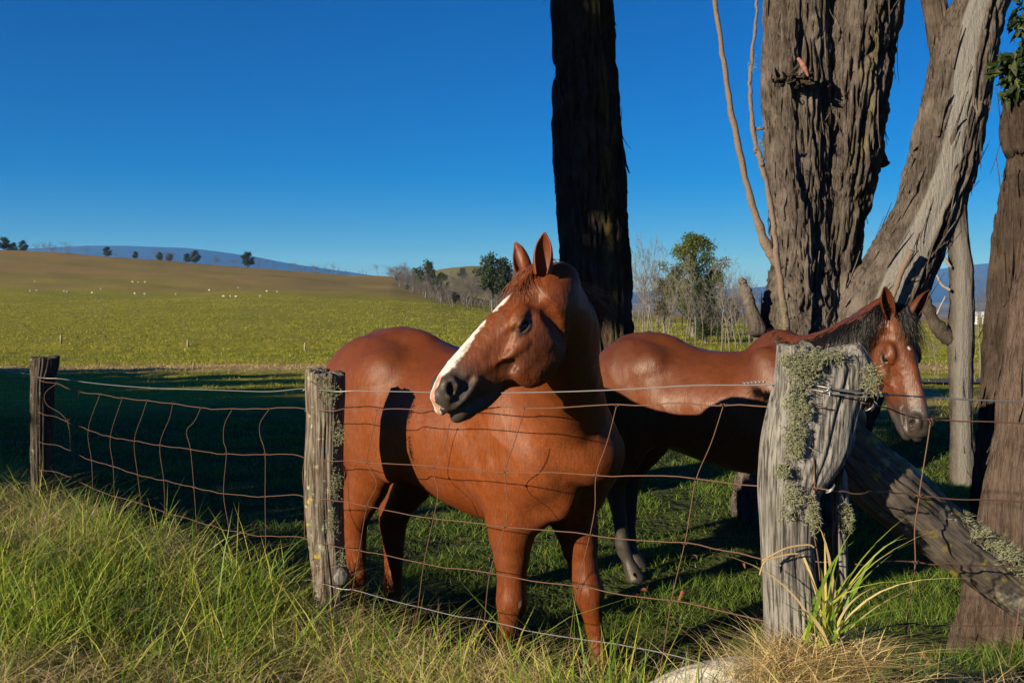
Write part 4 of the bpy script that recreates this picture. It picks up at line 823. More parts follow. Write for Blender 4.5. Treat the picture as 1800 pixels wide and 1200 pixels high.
# grazing animals on the hill, tiny and white
def sheep_mesh(dark):
    mb = MB(); mb.tube(catmull([(-.5, 0, .62), (-.4, 0, .68), (0, 0, .66), (.35, 0, .70), (.45, 0, .66)], 3), [.10, .24, .28, .29, .30, .30, .29, .28, .27, .26, .24, .16, .08], 8)
    mb.tube([(.42, 0, .70), (.56, 0, .60), (.66, 0, .40)], [.12, .11, .05], 6)
    for sx in (-.32, .30):
        for sy in (-.13, .13): mb.tube([(sx, sy, .5), (sx, sy, 0)], [.06, .04], 5)
    return mb.mesh('sheep')
plain('wool', (.45, .42, .37), (.55, .52, .47), 3, .9, .1, 0); SHM = sheep_mesh(0)
for q, (px, row) in enumerate(((233, 497), (243, 498), (255, 498), (53, 513), (65, 513), (113, 514), (119, 515), (162, 517), (178, 510), (368, 512), (419, 508), (393, 523), (405, 523), (415, 524), (309, 519), (255, 519), (61, 497), (458, 523), (469, 514), (488, 515), (237, 518))):
    D_ = ground_hit(px, row); 
    if D_ is None: continue
    x = (px - CX) / F_PX * D_; o = link('sheep', SHM, MATS['wool'], loc=(x, D_, float(ground_z(x, D_)))); o.rotation_euler.z = q * 1.7; o.scale = (.55,) * 3
    tag(o, 'tiny white sheep grazing on the far brown hillside', 'sheep', 'sheep on the hillside')
# posts of the far field fence and a lone stub
plain('post_far', (.30, .26, .20), (.20, .17, .13), 3, .9, .1, 0)
def far_post(px, row, hp_, lb, grp):
    D_ = ground_hit(px, row) or 90.0; x = (px - CX) / F_PX * D_; mb = MB(); h = hp_ * D_ / F_PX; w = h * .14
    mb.tube(np.array([(0, 0, -.2), (0, 0, h * .6), (.03 * h, 0, h * .98), (.03 * h, 0, h)]), [w, w, w * .95, w * .6], 8); o = link('field_post', mb.mesh('field_post'), MATS['post_far'], loc=(x, D_, float(ground_z(x, D_)))); tag(o, lb, 'fence post', grp)
for px, row in ((107, 604), (330, 613), (536, 617), (700, 621)): far_post(px, row, 14, 'small weathered post of the old fence across the green field', 'old field fence posts')
far_post(340, 649, 12, 'short lone stub post at the edge of the tree shade', None)
# farm building and road strip glimpsed past the slim trunk
D_ = 210.0; x = (1716 - CX) / F_PX * D_; z = float(ground_z(x, D_))
bld = empty('farm_shed', (x, D_, z), 'low white farm shed glimpsed beyond the slim forked trunk', 'building')
plain('shed_white', (.72, .72, .72), (.8, .8, .8), 2, .8, .2, 0); plain('shed_roof', (.5, .52, .54), (.6, .62, .63), 2, .6, .3, 0)
def boxm(name, x0, x1, y0, y1, z0, z1):
    V = np.array([(a, b_, c_) for a in (x0, x1) for b_ in (y0, y1) for c_ in (z0, z1)], float); return mesh_np(name, V, np.array([[0, 1, 3, 2], [4, 6, 7, 5], [0, 4, 5, 1], [2, 3, 7, 6], [0, 2, 6, 4], [1, 5, 7, 3]]), False)
link('wall', boxm('wall', -2.4, 2.4, -1.6, 1.6, -.3, 2.0), MATS['shed_white'], bld)
link('roof', mesh_np('roof', np.array([(-2.7, -1.9, 2.0), (2.7, -1.9, 2.0), (2.7, 1.9, 2.0), (-2.7, 1.9, 2.0), (-2.7, 0, 2.9), (2.7, 0, 2.9)]), [np.array([[0, 1, 5, 4], [2, 3, 4, 5], [0, 3, 2, 1]]), np.array([[0, 4, 3], [1, 2, 5]])], False), MATS['shed_roof'], bld)
link('door', boxm('door', -.5, .5, -1.64, -1.6, 0, 1.8), MATS['dead_grey'], bld)
xs = np.linspace(9, 60, 60); yl = 26 + .02 * xs; rv = []
for d_ in (-1.6, 1.6): rv.append(np.stack([xs, yl + d_, ground_z(xs, yl + d_) + .06], 1))
plain('asphalt', (.05, .05, .055), (.07, .07, .075), 3, .9, .2, 0)
k_ = np.arange(59); tag(link('road', mesh_np('road', np.vstack(rv), np.stack([k_, k_ + 1, k_ + 61, k_ + 60], -1)), MATS['asphalt']), kind='structure')
# ---------------------------------------------------------------- implicit-surface modelling for the horses
def rotm(X, Y):
    X = np.asarray(X, float); X = X / np.linalg.norm(X); Y = np.asarray(Y, float); Y = Y - X * X.dot(Y); Y /= np.linalg.norm(Y)
    return np.stack([X, Y, np.cross(X, Y)], 1)       # columns: local axes

def smin(a, b, k):
    h = np.maximum(k - np.abs(a - b), 0) / k
    return np.minimum(a, b) - h * h * k * .25

class Field:
    def __init__(s): s.P = []
    def add(s, f, lo, hi, k=.04, op=1):
        s.P.append((f, np.asarray(lo, float), np.asarray(hi, float), k, op))
    def ell(s, c, r, rot=None, k=.04, op=1):
        c = np.asarray(c, float); r = np.asarray(r, float)
        def f(p):
            q = p - c
            if rot is not None: q = q @ rot
            k0 = np.sqrt(((q / r) ** 2).sum(-1)) + 1e-9; k1 = np.sqrt(((q / r ** 2) ** 2).sum(-1)) + 1e-9
            return k0 * (k0 - 1) / k1
        m = r.max(); s.add(f, c - m, c + m, k, op)
    def seg(s, P, Rr, side, k=.04, op=1, n=5, kin=.0):
        """elliptical tube: points, radii (side, other), side vector per point (or one)"""
        P = np.asarray(P, float); Rr = np.asarray(Rr, float); side = np.asarray(side, float)
        if side.ndim == 1: side = np.tile(side, (len(P), 1))
        if len(P) > 2: Z = catmull(np.hstack([P, Rr, side]), n)
        else: Z = np.hstack([P, Rr, side])
        P, Rr, side = Z[:, :3], Z[:, 3:5], Z[:, 5:8]
        def f(p):
            d = None
            for i in range(len(P) - 1):
                a = P[i]; ba = P[i + 1] - a; L = np.linalg.norm(ba); ax = ba / L
                sd = side[i] - ax * side[i].dot(ax); sd /= np.linalg.norm(sd); ot = np.cross(ax, sd)
                pa = p - a; t = pa @ ax; h = np.clip(t / L, 0, 1)
                rs = Rr[i, 0] + (Rr[i + 1, 0] - Rr[i, 0]) * h; ro = Rr[i, 1] + (Rr[i + 1, 1] - Rr[i, 1]) * h
                u = pa @ sd; v = pa @ ot; w = t - h * L; m = np.minimum(rs, ro)
                k0 = np.sqrt((u / rs) ** 2 + (v / ro) ** 2 + (w / m) ** 2) + 1e-9
                k1 = np.sqrt((u / rs ** 2) ** 2 + (v / ro ** 2) ** 2 + (w / m ** 2) ** 2) + 1e-9
                di = k0 * (k0 - 1) / k1
                d = di if d is None else (smin(d, di, kin) if kin else np.minimum(d, di))
            return d
        m = Rr.max(); s.add(f, P.min(0) - m, P.max(0) + m, k, op)
    def loft(s, S, rot, org, k=.05, op=1, ex=2.0):
        """stations (x, ztop, zbot, half width, top width fraction, bottom width fraction) in a local frame"""
        S = np.asarray(S, float); org = np.asarray(org, float)
        xs = np.linspace(S[0, 0], S[-1, 0], 80)
        C = catmull(S, 12); T = [np.interp(xs, C[:, 0], C[:, j]) for j in range(1, 6)]
        def f(p):
            q = (p - org) @ rot; x = np.clip(q[..., 0], xs[0], xs[-1])
            zt, zb, hw, wt, wb = [np.interp(x, xs, t) for t in T]
            zc = (zt + zb) / 2; hh = (zt - zb) / 2
            v = (q[..., 2] - zc) / hh
            vv = np.clip(v, -1, 1); g = np.where(vv > 0, 1 + (wt - 1) * vv * vv, 1 + (wb - 1) * vv * vv)
            w_ = hw * g; u = q[..., 1] / w_; c = (q[..., 0] - x) / np.minimum(hw, hh)
            k0 = (np.abs(u) ** ex + np.abs(v) ** ex + np.abs(c) ** ex) ** (1 / ex) + 1e-9
            gr = np.sqrt((u / w_) ** 2 + (v / hh) ** 2 + (c / np.minimum(hw, hh)) ** 2) / np.sqrt(u * u + v * v + c * c + 1e-9) + 1e-9
            return (k0 - 1) / gr
        m = max(S[:, 1].max(), -S[:, 2].min(), S[:, 3].max())
        cor = np.array([[x, y, z] for x in (xs[0] - .04, xs[-1] + .04) for y in (-S[:, 3].max(), S[:, 3].max()) for z in (S[:, 2].min(), S[:, 1].max())]) @ rot.T + org
        s.add(f, cor.min(0), cor.max(0), k, op)
    def at(s, p):
        d = np.full(p.shape[:-1], 1.0)
        for f, lo, hi, k, op in s.P:
            mg = k + .03
            m = ((p > lo - mg) & (p < hi + mg)).all(-1)
            if not m.any(): continue
            v = f(p[m])
            d[m] = smin(d[m], v, k) if op > 0 else -smin(-d[m], v, k)
        return d
    def grid(s, lo, hi, h):
        lo = np.asarray(lo, float); n = np.ceil((np.asarray(hi) - lo) / h).astype(int) + 1
        Fd = np.full(n, 1.0)
        for f, a, b, k, op in s.P:
            mg = k + 3 * h
            i0 = np.clip(np.floor((a - mg - lo) / h).astype(int), 0, n); i1 = np.clip(np.ceil((b + mg - lo) / h).astype(int) + 1, 0, n)
            if (i1 <= i0).any(): continue
            g = np.stack(np.meshgrid(*[lo[j] + h * np.arange(i0[j], i1[j]) for j in range(3)], indexing='ij'), -1)
            sl = tuple(slice(i0[j], i1[j]) for j in range(3)); v = f(g)
            Fd[sl] = smin(Fd[sl], v, k) if op > 0 else -smin(-Fd[sl], v, k)
        return Fd, lo

def surface_nets(Fd, lo, h):
    S = Fd < 0; nx, ny, nz = Fd.shape
    c = np.zeros((nx - 1, ny - 1, nz - 1), np.int8)
    for a in (0, 1):
        for b in (0, 1):
            for d in (0, 1): c += S[a:nx - 1 + a, b:ny - 1 + b, d:nz - 1 + d]
    I = np.argwhere((c > 0) & (c < 8)); cid = np.full(c.shape, -1, np.int64); cid[tuple(I.T)] = np.arange(len(I))
    cs = np.array([[a, b, d] for a in (0, 1) for b in (0, 1) for d in (0, 1)])
    val = np.stack([Fd[tuple((I + q).T)] for q in cs], 1); acc = np.zeros((len(I), 3)); cnt = np.zeros(len(I))
    for i in range(8):
        for j in range(i + 1, 8):
            if np.abs(cs[i] - cs[j]).sum() != 1: continue
            m = (val[:, i] < 0) != (val[:, j] < 0)
            t = val[m, i] / (val[m, i] - val[m, j]); acc[m] += cs[i] + (cs[j] - cs[i]) * t[:, None]; cnt[m] += 1
    V = lo + h * (I + acc / cnt[:, None]); Q = []
    for ax in range(3):
        b, d = [(1, 2), (2, 0), (0, 1)][ax]
        s0 = [slice(None)] * 3; s1 = [slice(None)] * 3; s0[ax] = slice(0, -1); s1[ax] = slice(1, None)
        E = np.argwhere(S[tuple(s0)] != S[tuple(s1)]); E = E[(E[:, b] > 0) & (E[:, d] > 0) & (E[:, b] < Fd.shape[b] - 1) & (E[:, d] < Fd.shape[d] - 1)]
        ub = np.zeros(3, int); ub[b] = 1; ud = np.zeros(3, int); ud[d] = 1
        q = np.stack([cid[tuple((E - ub - ud).T)], cid[tuple((E - ud).T)], cid[tuple(E.T)], cid[tuple((E - ub).T)]], 1)
        fl = ~S[tuple(E.T)]; q[fl] = q[fl][:, ::-1]; Q.append(q)
    return V, np.vstack(Q)

def build_horse(cfg):
    """returns root empty with body, ears, eyes, mane, forelock, tail; everything posed in world space"""
    th = R(cfg['theta']); s = cfg['scale']; O = np.array(cfg['origin'] + (cfg.get('ground', 0.0),))
    Rz = np.array([[math.cos(th), -math.sin(th), 0], [math.sin(th), math.cos(th), 0], [0, 0, 1]])
    kap = cfg.get('bend', 0.0)
    def to_world(p):
        p = np.array(p, float); m = np.minimum(p[..., 0] - .2, 0); p[..., 1] -= kap * m * m
        return p * s @ Rz.T + O
    def to_can(p): return (np.asarray(p, float) - O) @ Rz / s      # valid for the front half (no bend there)
    F = Field(); X, Y, Z = np.eye(3)
    # trunk (x, ztop, zbot, half width, top frac, bottom frac)
    F.loft([(-.86, 1.22, 1.02, .10, .8, .8), (-.80, 1.36, .93, .19, .75, .8), (-.70, 1.455, .88, .25, .66, .85), (-.55, 1.505, .86, .275, .60, .9),
            (-.40, 1.50, .83, .275, .58, .9), (-.22, 1.452, .785, .285, .62, .9), (-.05, 1.42, .745, .30, .66, .88), (.12, 1.425, .72, .298, .64, .86),
            (.28, 1.47, .715, .275, .50, .84), (.40, 1.495, .74, .25, .42, .8), (.52, 1.42, .79, .235, .5, .85), (.64, 1.30, .86, .20, .8, .9), (.72, 1.18, .95, .13, .9, .9)],
           np.eye(3), (0, 0, 0), k=.06, ex=2.15)
    for sg in (-1, 1):
        # hindquarters
        F.ell((-.56, sg * .13, 1.24), (.26, .145, .235), k=.10)
        F.ell((-.66, sg * .145, 1.04), (.175, .115, .24), rotm((.25, 0, 1), Y), k=.08)
        F.ell((-.46, sg * .165, .98), (.13, .085, .19), rotm((.5, 0, .9), Y), k=.07)       # stifle
        F.ell((-.375, sg * .215, 1.335), (.065, .040, .05), rotm((1, 0, .5), Y), k=.13)                           # hip point
        F.ell((-.28, sg * .24, 1.02), (.10, .06, .16), k=.10)
        # shoulder and chest
        F.ell((.43, sg * .17, 1.17), (.14, .10, .31), rotm((1, 0, .45), Y), k=.07)
        F.ell((.35, sg * .19, .98), (.15, .085, .13), rotm((1, 0, -.5), Y), k=.045)          # triceps
        F.ell((.59, sg * .130, 1.03), (.105, .095, .13), k=.09)                              # point of shoulder
        F.ell((.61, sg * .078, .93), (.085, .068, .12), k=.035)                              # pectoral
        F.ell((.46, sg * .10, .84), (.12, .075, .10), k=.06)
    F.ell((.36, 0, 1.46), (.17, .045, .06), k=.07)                                           # withers
    F.ell((-.52, 0, 1.46), (.20, .06, .045), k=.07)
    # legs
    legs = cfg['legs']
    for i, (fr, sg) in enumerate(((1, -1), (1, 1), (0, -1), (0, 1))):
        dx, dy = legs[i]
        if fr:
            base = [(.40, .15, .98, .112, .135), (.415, .15, .86, .098, .122), (.43, .145, .72, .080, .096), (.445, .14, .57, .053, .063), (.455, .14, .475, .057, .062), (.455, .14, .43, .050, .053),
                    (.452, .14, .375, .036, .041), (.452, .14, .27, .031, .037), (.455, .14, .19, .040, .047), (.47, .14, .145, .036, .042), (.495, .14, .095, .032, .034), (.512, .14, .062, .045, .046)]
            zt = .95
        else:
            base = [(-.50, .15, .98, .095, .15), (-.53, .152, .86, .078, .115), (-.595, .15, .74, .068, .095), (-.665, .145, .63, .053, .070), (-.69, .14, .565, .053, .068), (-.685, .14, .50, .047, .058),
                    (-.675, .14, .42, .039, .048), (-.665, .14, .30, .035, .042), (-.66, .14, .205, .038, .046), (-.645, .14, .15, .036, .043), (-.62, .14, .10, .032, .034), (-.605, .14, .062, .045, .046)]
            zt = .95
        B = np.array(base); t = np.clip((zt - B[:, 2]) / zt, 0, 1) ** 1.1
        P = np.stack([B[:, 0] + dx * t, sg * B[:, 1] + dy * t, B[:, 2]], 1)
        F.seg(P, B[:, 3:5], Y, k=.05, n=2, kin=.012)
        if not fr:
            j = P[4]; F.seg([j + [-.06, 0, .055], j + [-.028, 0, -.03]], [(.019, .022), (.026, .03)], Y, k=.04)    # point of hock
            F.seg([P[2] + [-.075, 0, .06], P[3] + [-.075, 0, .02], P[4] + [-.055, 0, .05]], [(.02, .03), (.014, .016), (.016, .018)], Y, k=.035)
        else:
            j = P[4]; F.ell(j + [.022, 0, -.005], (.028, .036, .034), k=.03)
            F.seg([P[1] + [.02, sg * .035, -.02], P[2] + [.03, sg * .03, 0], P[3] + [.02, sg * .02, 0]], [(.035, .04), (.028, .032), (.015, .02)], Y, k=.035)
        hp = P[-1]
        F.seg([hp + [.002, 0, -.005], hp + [.03, 0, -.062]], [(.047, .049), (.058, .064)], Y, k=.008)
    # head frame
    hs = cfg['head_scale'] / s
    Hm = Rz.T @ rotm(cfg['head_x'], cfg['head_y']); H0 = to_can(cfg['poll'])
    def fx(x): return np.where(np.asarray(x) < .2, np.asarray(x) * 1.10, .22 + (np.asarray(x) - .2) * .845)
    def hp(x, y, z): return H0 + Hm @ (np.array([float(fx(x)), y, z]) * hs)
    # neck
    NP = np.vstack([[(.36, 0, 1.17)], [to_can(p) for p in cfg['neck']], [hp(.05, 0, -.085)], [hp(.12, 0, -.09)]])
    NR = np.array(cfg['neck_r']) / s
    NS = np.array([Rz.T @ np.array(v + (0,), float) for v in cfg['neck_side']])
    F.seg(NP, NR, NS, k=.09, n=3, kin=.03)
    # crest of the neck
    if 'crest' in cfg:
        C = np.vstack([[(.33, 0, 1.47)], [to_can(p) for p in cfg['crest']], [hp(.05, 0, -.055)]])
        F.seg(C, [(.045 / s, .06 / s)] * len(C), NS[np.linspace(0, len(NS) - 1, len(C)).astype(int)], k=.10, n=3, kin=.03)
    # head
    Hs = np.array([(-.03, .00, -.12, .060, .8, .8), (.03, .028, -.18, .083, .75, .7), (.09, .044, -.215, .098, .70, .55), (.15, .053, -.238, .104, .66, .42), (.20, .056, -.245, .102, .62, .36),
                   (.26, .058, -.240, .092, .56, .34), (.32, .059, -.212, .079, .50, .36), (.38, .060, -.170, .067, .48, .42), (.44, .061, -.138, .058, .50, .5), (.50, .060, -.112, .053, .55, .6),
                   (.55, .055, -.096, .053, .6, .7), (.59, .044, -.085, .052, .65, .8), (.62, .020, -.066, .044, .8, .9), (.640, -.015, -.045, .026, .9, .9)])
    Hs[:, 0] = fx(Hs[:, 0]); Hs[:, :4] *= hs
    F.loft(Hs, Hm, H0, k=.03, ex=2.3)
    def he(c, r, rot=None, k=.02, op=1):
        F.ell(hp(*c), np.array(r) * hs, Hm if rot is None else Hm @ rot, k=k * hs, op=op)
    def hseg(P, Rr, k=.012, op=1, n=4): F.seg([hp(*p) for p in P], np.array(Rr) * hs, Hm @ Y, k=k * hs, op=op, n=n)
    he((.02, 0, -.002), (.05, .045, .035), k=.04)
    he((.585, 0, -.088), (.046, .038, .030), k=.012)               # lower lip
    he((.548, 0, -.108), (.042, .033, .026), k=.02)                # chin
    he((.612, 0, -.01), (.028, .044, .045), k=.02)                  # upper lip
    he((.46, 0, -.135), (.06, .028, .022), k=.03)
    for sg in (-1, 1):
        he((.215, sg * .068, -.138), (.125, .034, .098), rotm((1, 0, -.12), Y), k=.028)     # cheek
        he((.275, sg * .070, -.150), (.065, .022, .068), k=.02)
        he((.168, sg * .076, .006), (.044, .017, .022), rotm((1, 0, .15), Y), k=.025)     # brow
        he((.245, sg * .068, -.020), (.045, .018, .024), k=.035)
        hseg([(.235, sg * .090, -.068), (.30, sg * .079, -.063), (.375, sg * .063, -.053)], [(.012, .012), (.012, .011), (.006, .006)], k=.02)    # facial crest
        he((.335, sg * .076, -.010), (.08, .014, .026), k=.03, op=-1)                          # hollow beside the nose
        he((.40, sg * .070, -.078), (.085, .012, .024), rotm((1, 0, .2), Y), k=.03, op=-1)
        he((.105, sg * .086, .012), (.026, .012, .020), k=.025, op=-1)                        # hollow above the eye
        he((.118, sg * .098, -.10), (.018, .014, .085), rotm((1, 0, .2), Y), k=.03, op=-1)        # behind the jaw
        he((.560, sg * .038, .012), (.040, .022, .036), rotm((1, 0, -.9), Y), k=.018)           # nostril wing
        hseg([(.535, sg * .050, .026), (.545, sg * .057, .004), (.568, sg * .058, -.010), (.588, sg * .052, -.002)], [(.009, .009)] * 4, k=.012)
        he((.567, sg * .060, .011), (.023, .017, .0115), rotm((1, 0, -1.15), Y), k=.010, op=-1)
        he((.567, sg * .047, .011), (.016, .016, .009), rotm((1, 0, -1.15), Y), k=.008, op=-1)
        he((.53, sg * .056, -.030), (.045, .010, .020), k=.02, op=-1)
        hseg([(.47, sg * .052, -.040), (.54, sg * .052, -.048), (.60, sg * .044, -.050)], [(.010, .012)] * 3, k=.018)
        hseg([(.500, sg * .055, -.066), (.545, sg * .053, -.062), (.595, sg * .046, -.057), (.628, sg * .026, -.052), (.640, sg * .002, -.050)], [(.004, .003), (.008, .005), (.009, .006), (.010, .006), (.010, .006)], k=.008, op=-1)     # mouth line
        # eye: socket and lids
        he((.196, sg * .103, -.026), (.024, .015, .0135), rotm((1, 0, -.12), Y), k=.010, op=-1)
        hseg([(.168, sg * .091, -.024), (.180, sg * .0995, -.011), (.198, sg * .101, -.008), (.214, sg * .0965, -.016), (.224, sg * .0885, -.033)], [(.0055, .0055)] * 5, k=.010)
        hseg([(.168, sg * .091, -.026), (.182, sg * .0965, -.039), (.200, sg * .097, -.043), (.215, sg * .093, -.039), (.225, sg * .088, -.035)], [(.004, .004)] * 5, k=.010)
        hseg([(.165, sg * .088, -.002), (.19, sg * .094, .006), (.222, sg * .082, .0)], [(.004, .004)] * 3, k=.016)
    h = cfg.get('voxel', .012)
    Fd, lo = F.grid((-1.0, -1.15, -.02), (1.6, .75, 2.0), h)
    V, Q = surface_nets(Fd, lo, h)
    # refine the head and pull it back onto the surface
    bm = bmesh.new(); me = mesh_np('tmp', V, Q); bm.from_mesh(me); bpy.data.meshes.remove(me)
    hc = hp(.30, 0, -.07)
    cuts = cfg.get('head_cuts', 2)
    Hl = Hm.T / hs
    def inhead(co):
        q = Hl @ (np.array(co) - H0); return -.02 < q[0] < .68 and abs(q[1]) < .14 and -.29 < q[2] < .09
    bm.verts.ensure_lookup_table()
    ok = {v.index for v in bm.verts if inhead(v.co)}
    ed = [e for e in bm.edges if e.verts[0].index in ok and e.verts[1].index in ok]
    bmesh.ops.subdivide_edges(bm, edges=ed, cuts=cuts, use_grid_fill=True)
    me = bpy.data.meshes.new('horse_body'); bm.to_mesh(me); bm.free()
    n = len(me.vertices); V = np.empty(n * 3, np.float32); me.vertices.foreach_get('co', V); V = V.reshape(-1, 3).astype(float)
    ql = (V - H0) @ Hm / hs
    m = (ql[:, 0] > -.05) & (ql[:, 0] < .70) & (np.abs(ql[:, 1]) < .15) & (ql[:, 2] > -.31) & (ql[:, 2] < .11)
    p = V[m]; e = .0015
    for it in range(3):
        f0 = F.at(p)
        if it == 0: g = np.stack([(F.at(p + e * a) - f0) / e for a in np.eye(3)], -1)
        st = f0[:, None] * g / np.maximum((g * g).sum(-1, keepdims=True), .25)
        ln = np.linalg.norm(st, axis=1, keepdims=True); st *= np.minimum(1, .006 / (ln + 1e-9)); p = p - st
    V[m] = p
    ql = (V - H0) @ Hm / hs; ql[:, 0] = np.where(ql[:, 0] < .22, ql[:, 0] / 1.10, .2 + (ql[:, 0] - .22) / .845); vcan = V.copy()
    # soft relief of muscle and hide
    me.vertices.foreach_set('co', np.ascontiguousarray(V, np.float32).ravel()); me.update()
    N_ = np.empty(n * 3, np.float32); me.vertices.foreach_get('normal', N_); N_ = N_.reshape(-1, 3)
    hd = smooth01(-.05, .05, ql[:, 0]) * (1 - smooth01(.10, .16, np.abs(ql[:, 1]))) * (1 - smooth01(.6, .75, ql[:, 0])); bd = 1 - hd
    low = smooth01(.5, .9, V[:, 2])
    rel = cfg.get('relief', .6) * bd * (.0065 * fbm(V[:, 0] * 7, V[:, 1] * 7, V[:, 2] * 4, 3, 5) * (.3 + .7 * low) + .0030 * (1 - np.abs(fbm(V[:, 0] * 9, V[:, 1] * 9, V[:, 2] * 6 + V[:, 0] * 5, 2, 15)) * 4) * low) + hd * .0016 * fbm(ql[:, 0] * 40, ql[:, 1] * 40, ql[:, 2] * 40, 3, 25)
    V = V + N_ * rel[:, None]
    V = to_world(V)
    root = empty(cfg['name'], tuple(O), cfg['label'], 'horse')
    me.vertices.foreach_set('co', np.ascontiguousarray(V - O, np.float32).ravel())
    me.polygons.foreach_set('use_smooth', np.ones(len(me.polygons), bool)); me.update()
    cfg['coat'](me, vcan, ql)
    link('body', me, cfg['mat'], root)
    def hw(p):
        p = np.array(p, float); p[..., 0] = fx(p[..., 0]); return to_world(H0 + (p * hs) @ Hm.T) - O
    # eyes
    for sg in (-1, 1):
        a = np.linspace(0, np.pi, 13); b = np.linspace(0, 2 * np.pi, 20, endpoint=False)
        sp = np.stack([np.outer(np.cos(a), np.ones(20)), np.outer(np.sin(a), np.cos(b)), np.outer(np.sin(a), np.sin(b))], -1).reshape(-1, 3)
        i = np.arange(12)[:, None] * 20; j = np.arange(20)[None]; q = np.stack([i + j, i + (j + 1) % 20, i + 20 + (j + 1) % 20, i + 20 + j], -1).reshape(-1, 4)
        link('eye', mesh_np('eye', hw(sp * [.0225, .0205, .0185] + [.196, sg * .0815, -.026]), q), MATS['horse_eye'], root)
    # ears: cupped leaf shapes
    for sg, ex, ey in ((-1,) + cfg['ears'][0], (1,) + cfg['ears'][1]):
        L = cfg.get('ear_len', .155); nu, nv = 16, 17; er = rotm(ex, ey)
        P = []
        for i in range(nu):
            t = i / (nu - 1); w = .0325 * (math.sin(math.pi * min(1, .30 + .70 * t)) ** .75) * (1 - .12 * t) + .0015
            wrap = R(150 - 65 * t)
            for j in range(nv):
                u = (j / (nv - 1) * 2 - 1); a = u * wrap
                r = w * (.95 if t < .8 else .85)
                P.append((L * t + .010 * math.sin(3 * t), r * math.sin(a) * 1.0, -r * math.cos(a) * (.85 - .25 * t) + .012 * t * t + r * .25))
        P = np.array(P); base = np.array([.022, sg * .058, .028])
        P = P @ er.T + base
        q = np.array([[i * nv + j, i * nv + j + 1, (i + 1) * nv + j + 1, (i + 1) * nv + j] for i in range(nu - 1) for j in range(nv - 1)])
        em = mesh_np('ear', hw(P), q)
        eo = link('ear', em, MATS['ear_' + cfg['kind']], root)
        md = eo.modifiers.new('thick', 'SOLIDIFY'); md.thickness = .006; md.offset = 0
        sb = eo.modifiers.new('sub', 'SUBSURF'); sb.levels = 1; sb.render_levels = 1
    cfg['hair'](root, hw, to_world, O, lambda p: np.asarray(p, float) - O)
    return root

def hair_strips(name, strands, width, mt, root, seed=0, k=3):
    """strands: list of (n,3) polylines -> thin tapered 3-sided strands joined as one hair part"""
    mb = MB()
    for i, P in enumerate(strands):
        t = np.linspace(0, 1, len(P)); mb.tube(P, width * (1 - .8 * t ** 2), k, a=(i * 0.618) % 1)
    return link(name, mb.mesh(name), mt, root)
# ---------------------------------------------------------------- the two horses
def blob(q, c, r, soft=.25):
    d = np.sqrt((((q - np.array(c)) / np.array(r)) ** 2).sum(-1)); return 1 - smooth01(1 - soft, 1 + soft, d)

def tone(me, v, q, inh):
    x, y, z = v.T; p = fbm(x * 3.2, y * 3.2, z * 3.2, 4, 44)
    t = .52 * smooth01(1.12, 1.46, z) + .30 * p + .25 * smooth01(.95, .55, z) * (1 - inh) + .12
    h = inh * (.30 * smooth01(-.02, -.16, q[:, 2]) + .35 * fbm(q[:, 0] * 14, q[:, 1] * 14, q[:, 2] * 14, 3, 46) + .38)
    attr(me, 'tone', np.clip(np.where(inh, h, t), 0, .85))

def coat_a(me, v, q):
    n = len(v); x, y, z = q.T
    jag = fbm(q[:, 0] * 60, q[:, 1] * 110, q[:, 2] * 110, 3, 5) * .009
    inh = (x > -.05) & (x < .7) & (np.abs(y) < .15) & (z > -.3)
    cw = np.interp(x, [.10, .13, .17, .205, .222, .235, .27, .36, .46, .53, .60], [0, .005, .013, .008, -.008, -.004, .008, .014, .018, .017, .012])
    ce = np.interp(x, [.1, .2, .4, .55], [.006, .004, .002, .006])
    top = smooth01(-.005, .012, z + jag)
    top = np.where(x > .50, smooth01(-.045, -.03, z), top)
    wh = inh * (1 - smooth01(-.004, .005, np.abs(y - ce) + jag - cw)) * (x > .10) * top
    wh = np.maximum(wh, inh * (1 - smooth01(-.003, .003, np.sqrt(((x - .63) / .03) ** 2 + ((y - .0) / .03) ** 2 + ((z + .02) / .028) ** 2) * .02 - .02 + jag)) * .9)
    pink = wh * smooth01(.53, .56, x) * smooth01(.0, .004, .012 - np.abs(y - .012) + jag)
    dark = inh * smooth01(.36, .53, x + jag * 3 + .25 * (-.05 - z)) * .97
    dark = np.maximum(dark, inh * .9 * blob(q, (.197, .09, -.028), (.040, .05, .024), .4)); dark = np.maximum(dark, inh * .9 * blob(q, (.197, -.09, -.028), (.040, .05, .024), .4))
    dark = np.maximum(dark, .5 * inh * blob(q, (.30, .08, -.10), (.14, .08, .03), .8) * .5)
    hoof = 1 - smooth01(.055, .07, v[:, 2]); dark = np.maximum(dark, hoof * .8)
    scar = (1 - smooth01(.010, .014, np.linalg.norm((v - np.array([.49, -.16, .47])) * [1, 1, .7], axis=1)))
    wh = np.maximum(wh, scar * .4)
    attr(me, 'coat', np.stack([dark * (1 - wh), wh, pink, np.ones(n)], 1)); tone(me, v, q, inh)

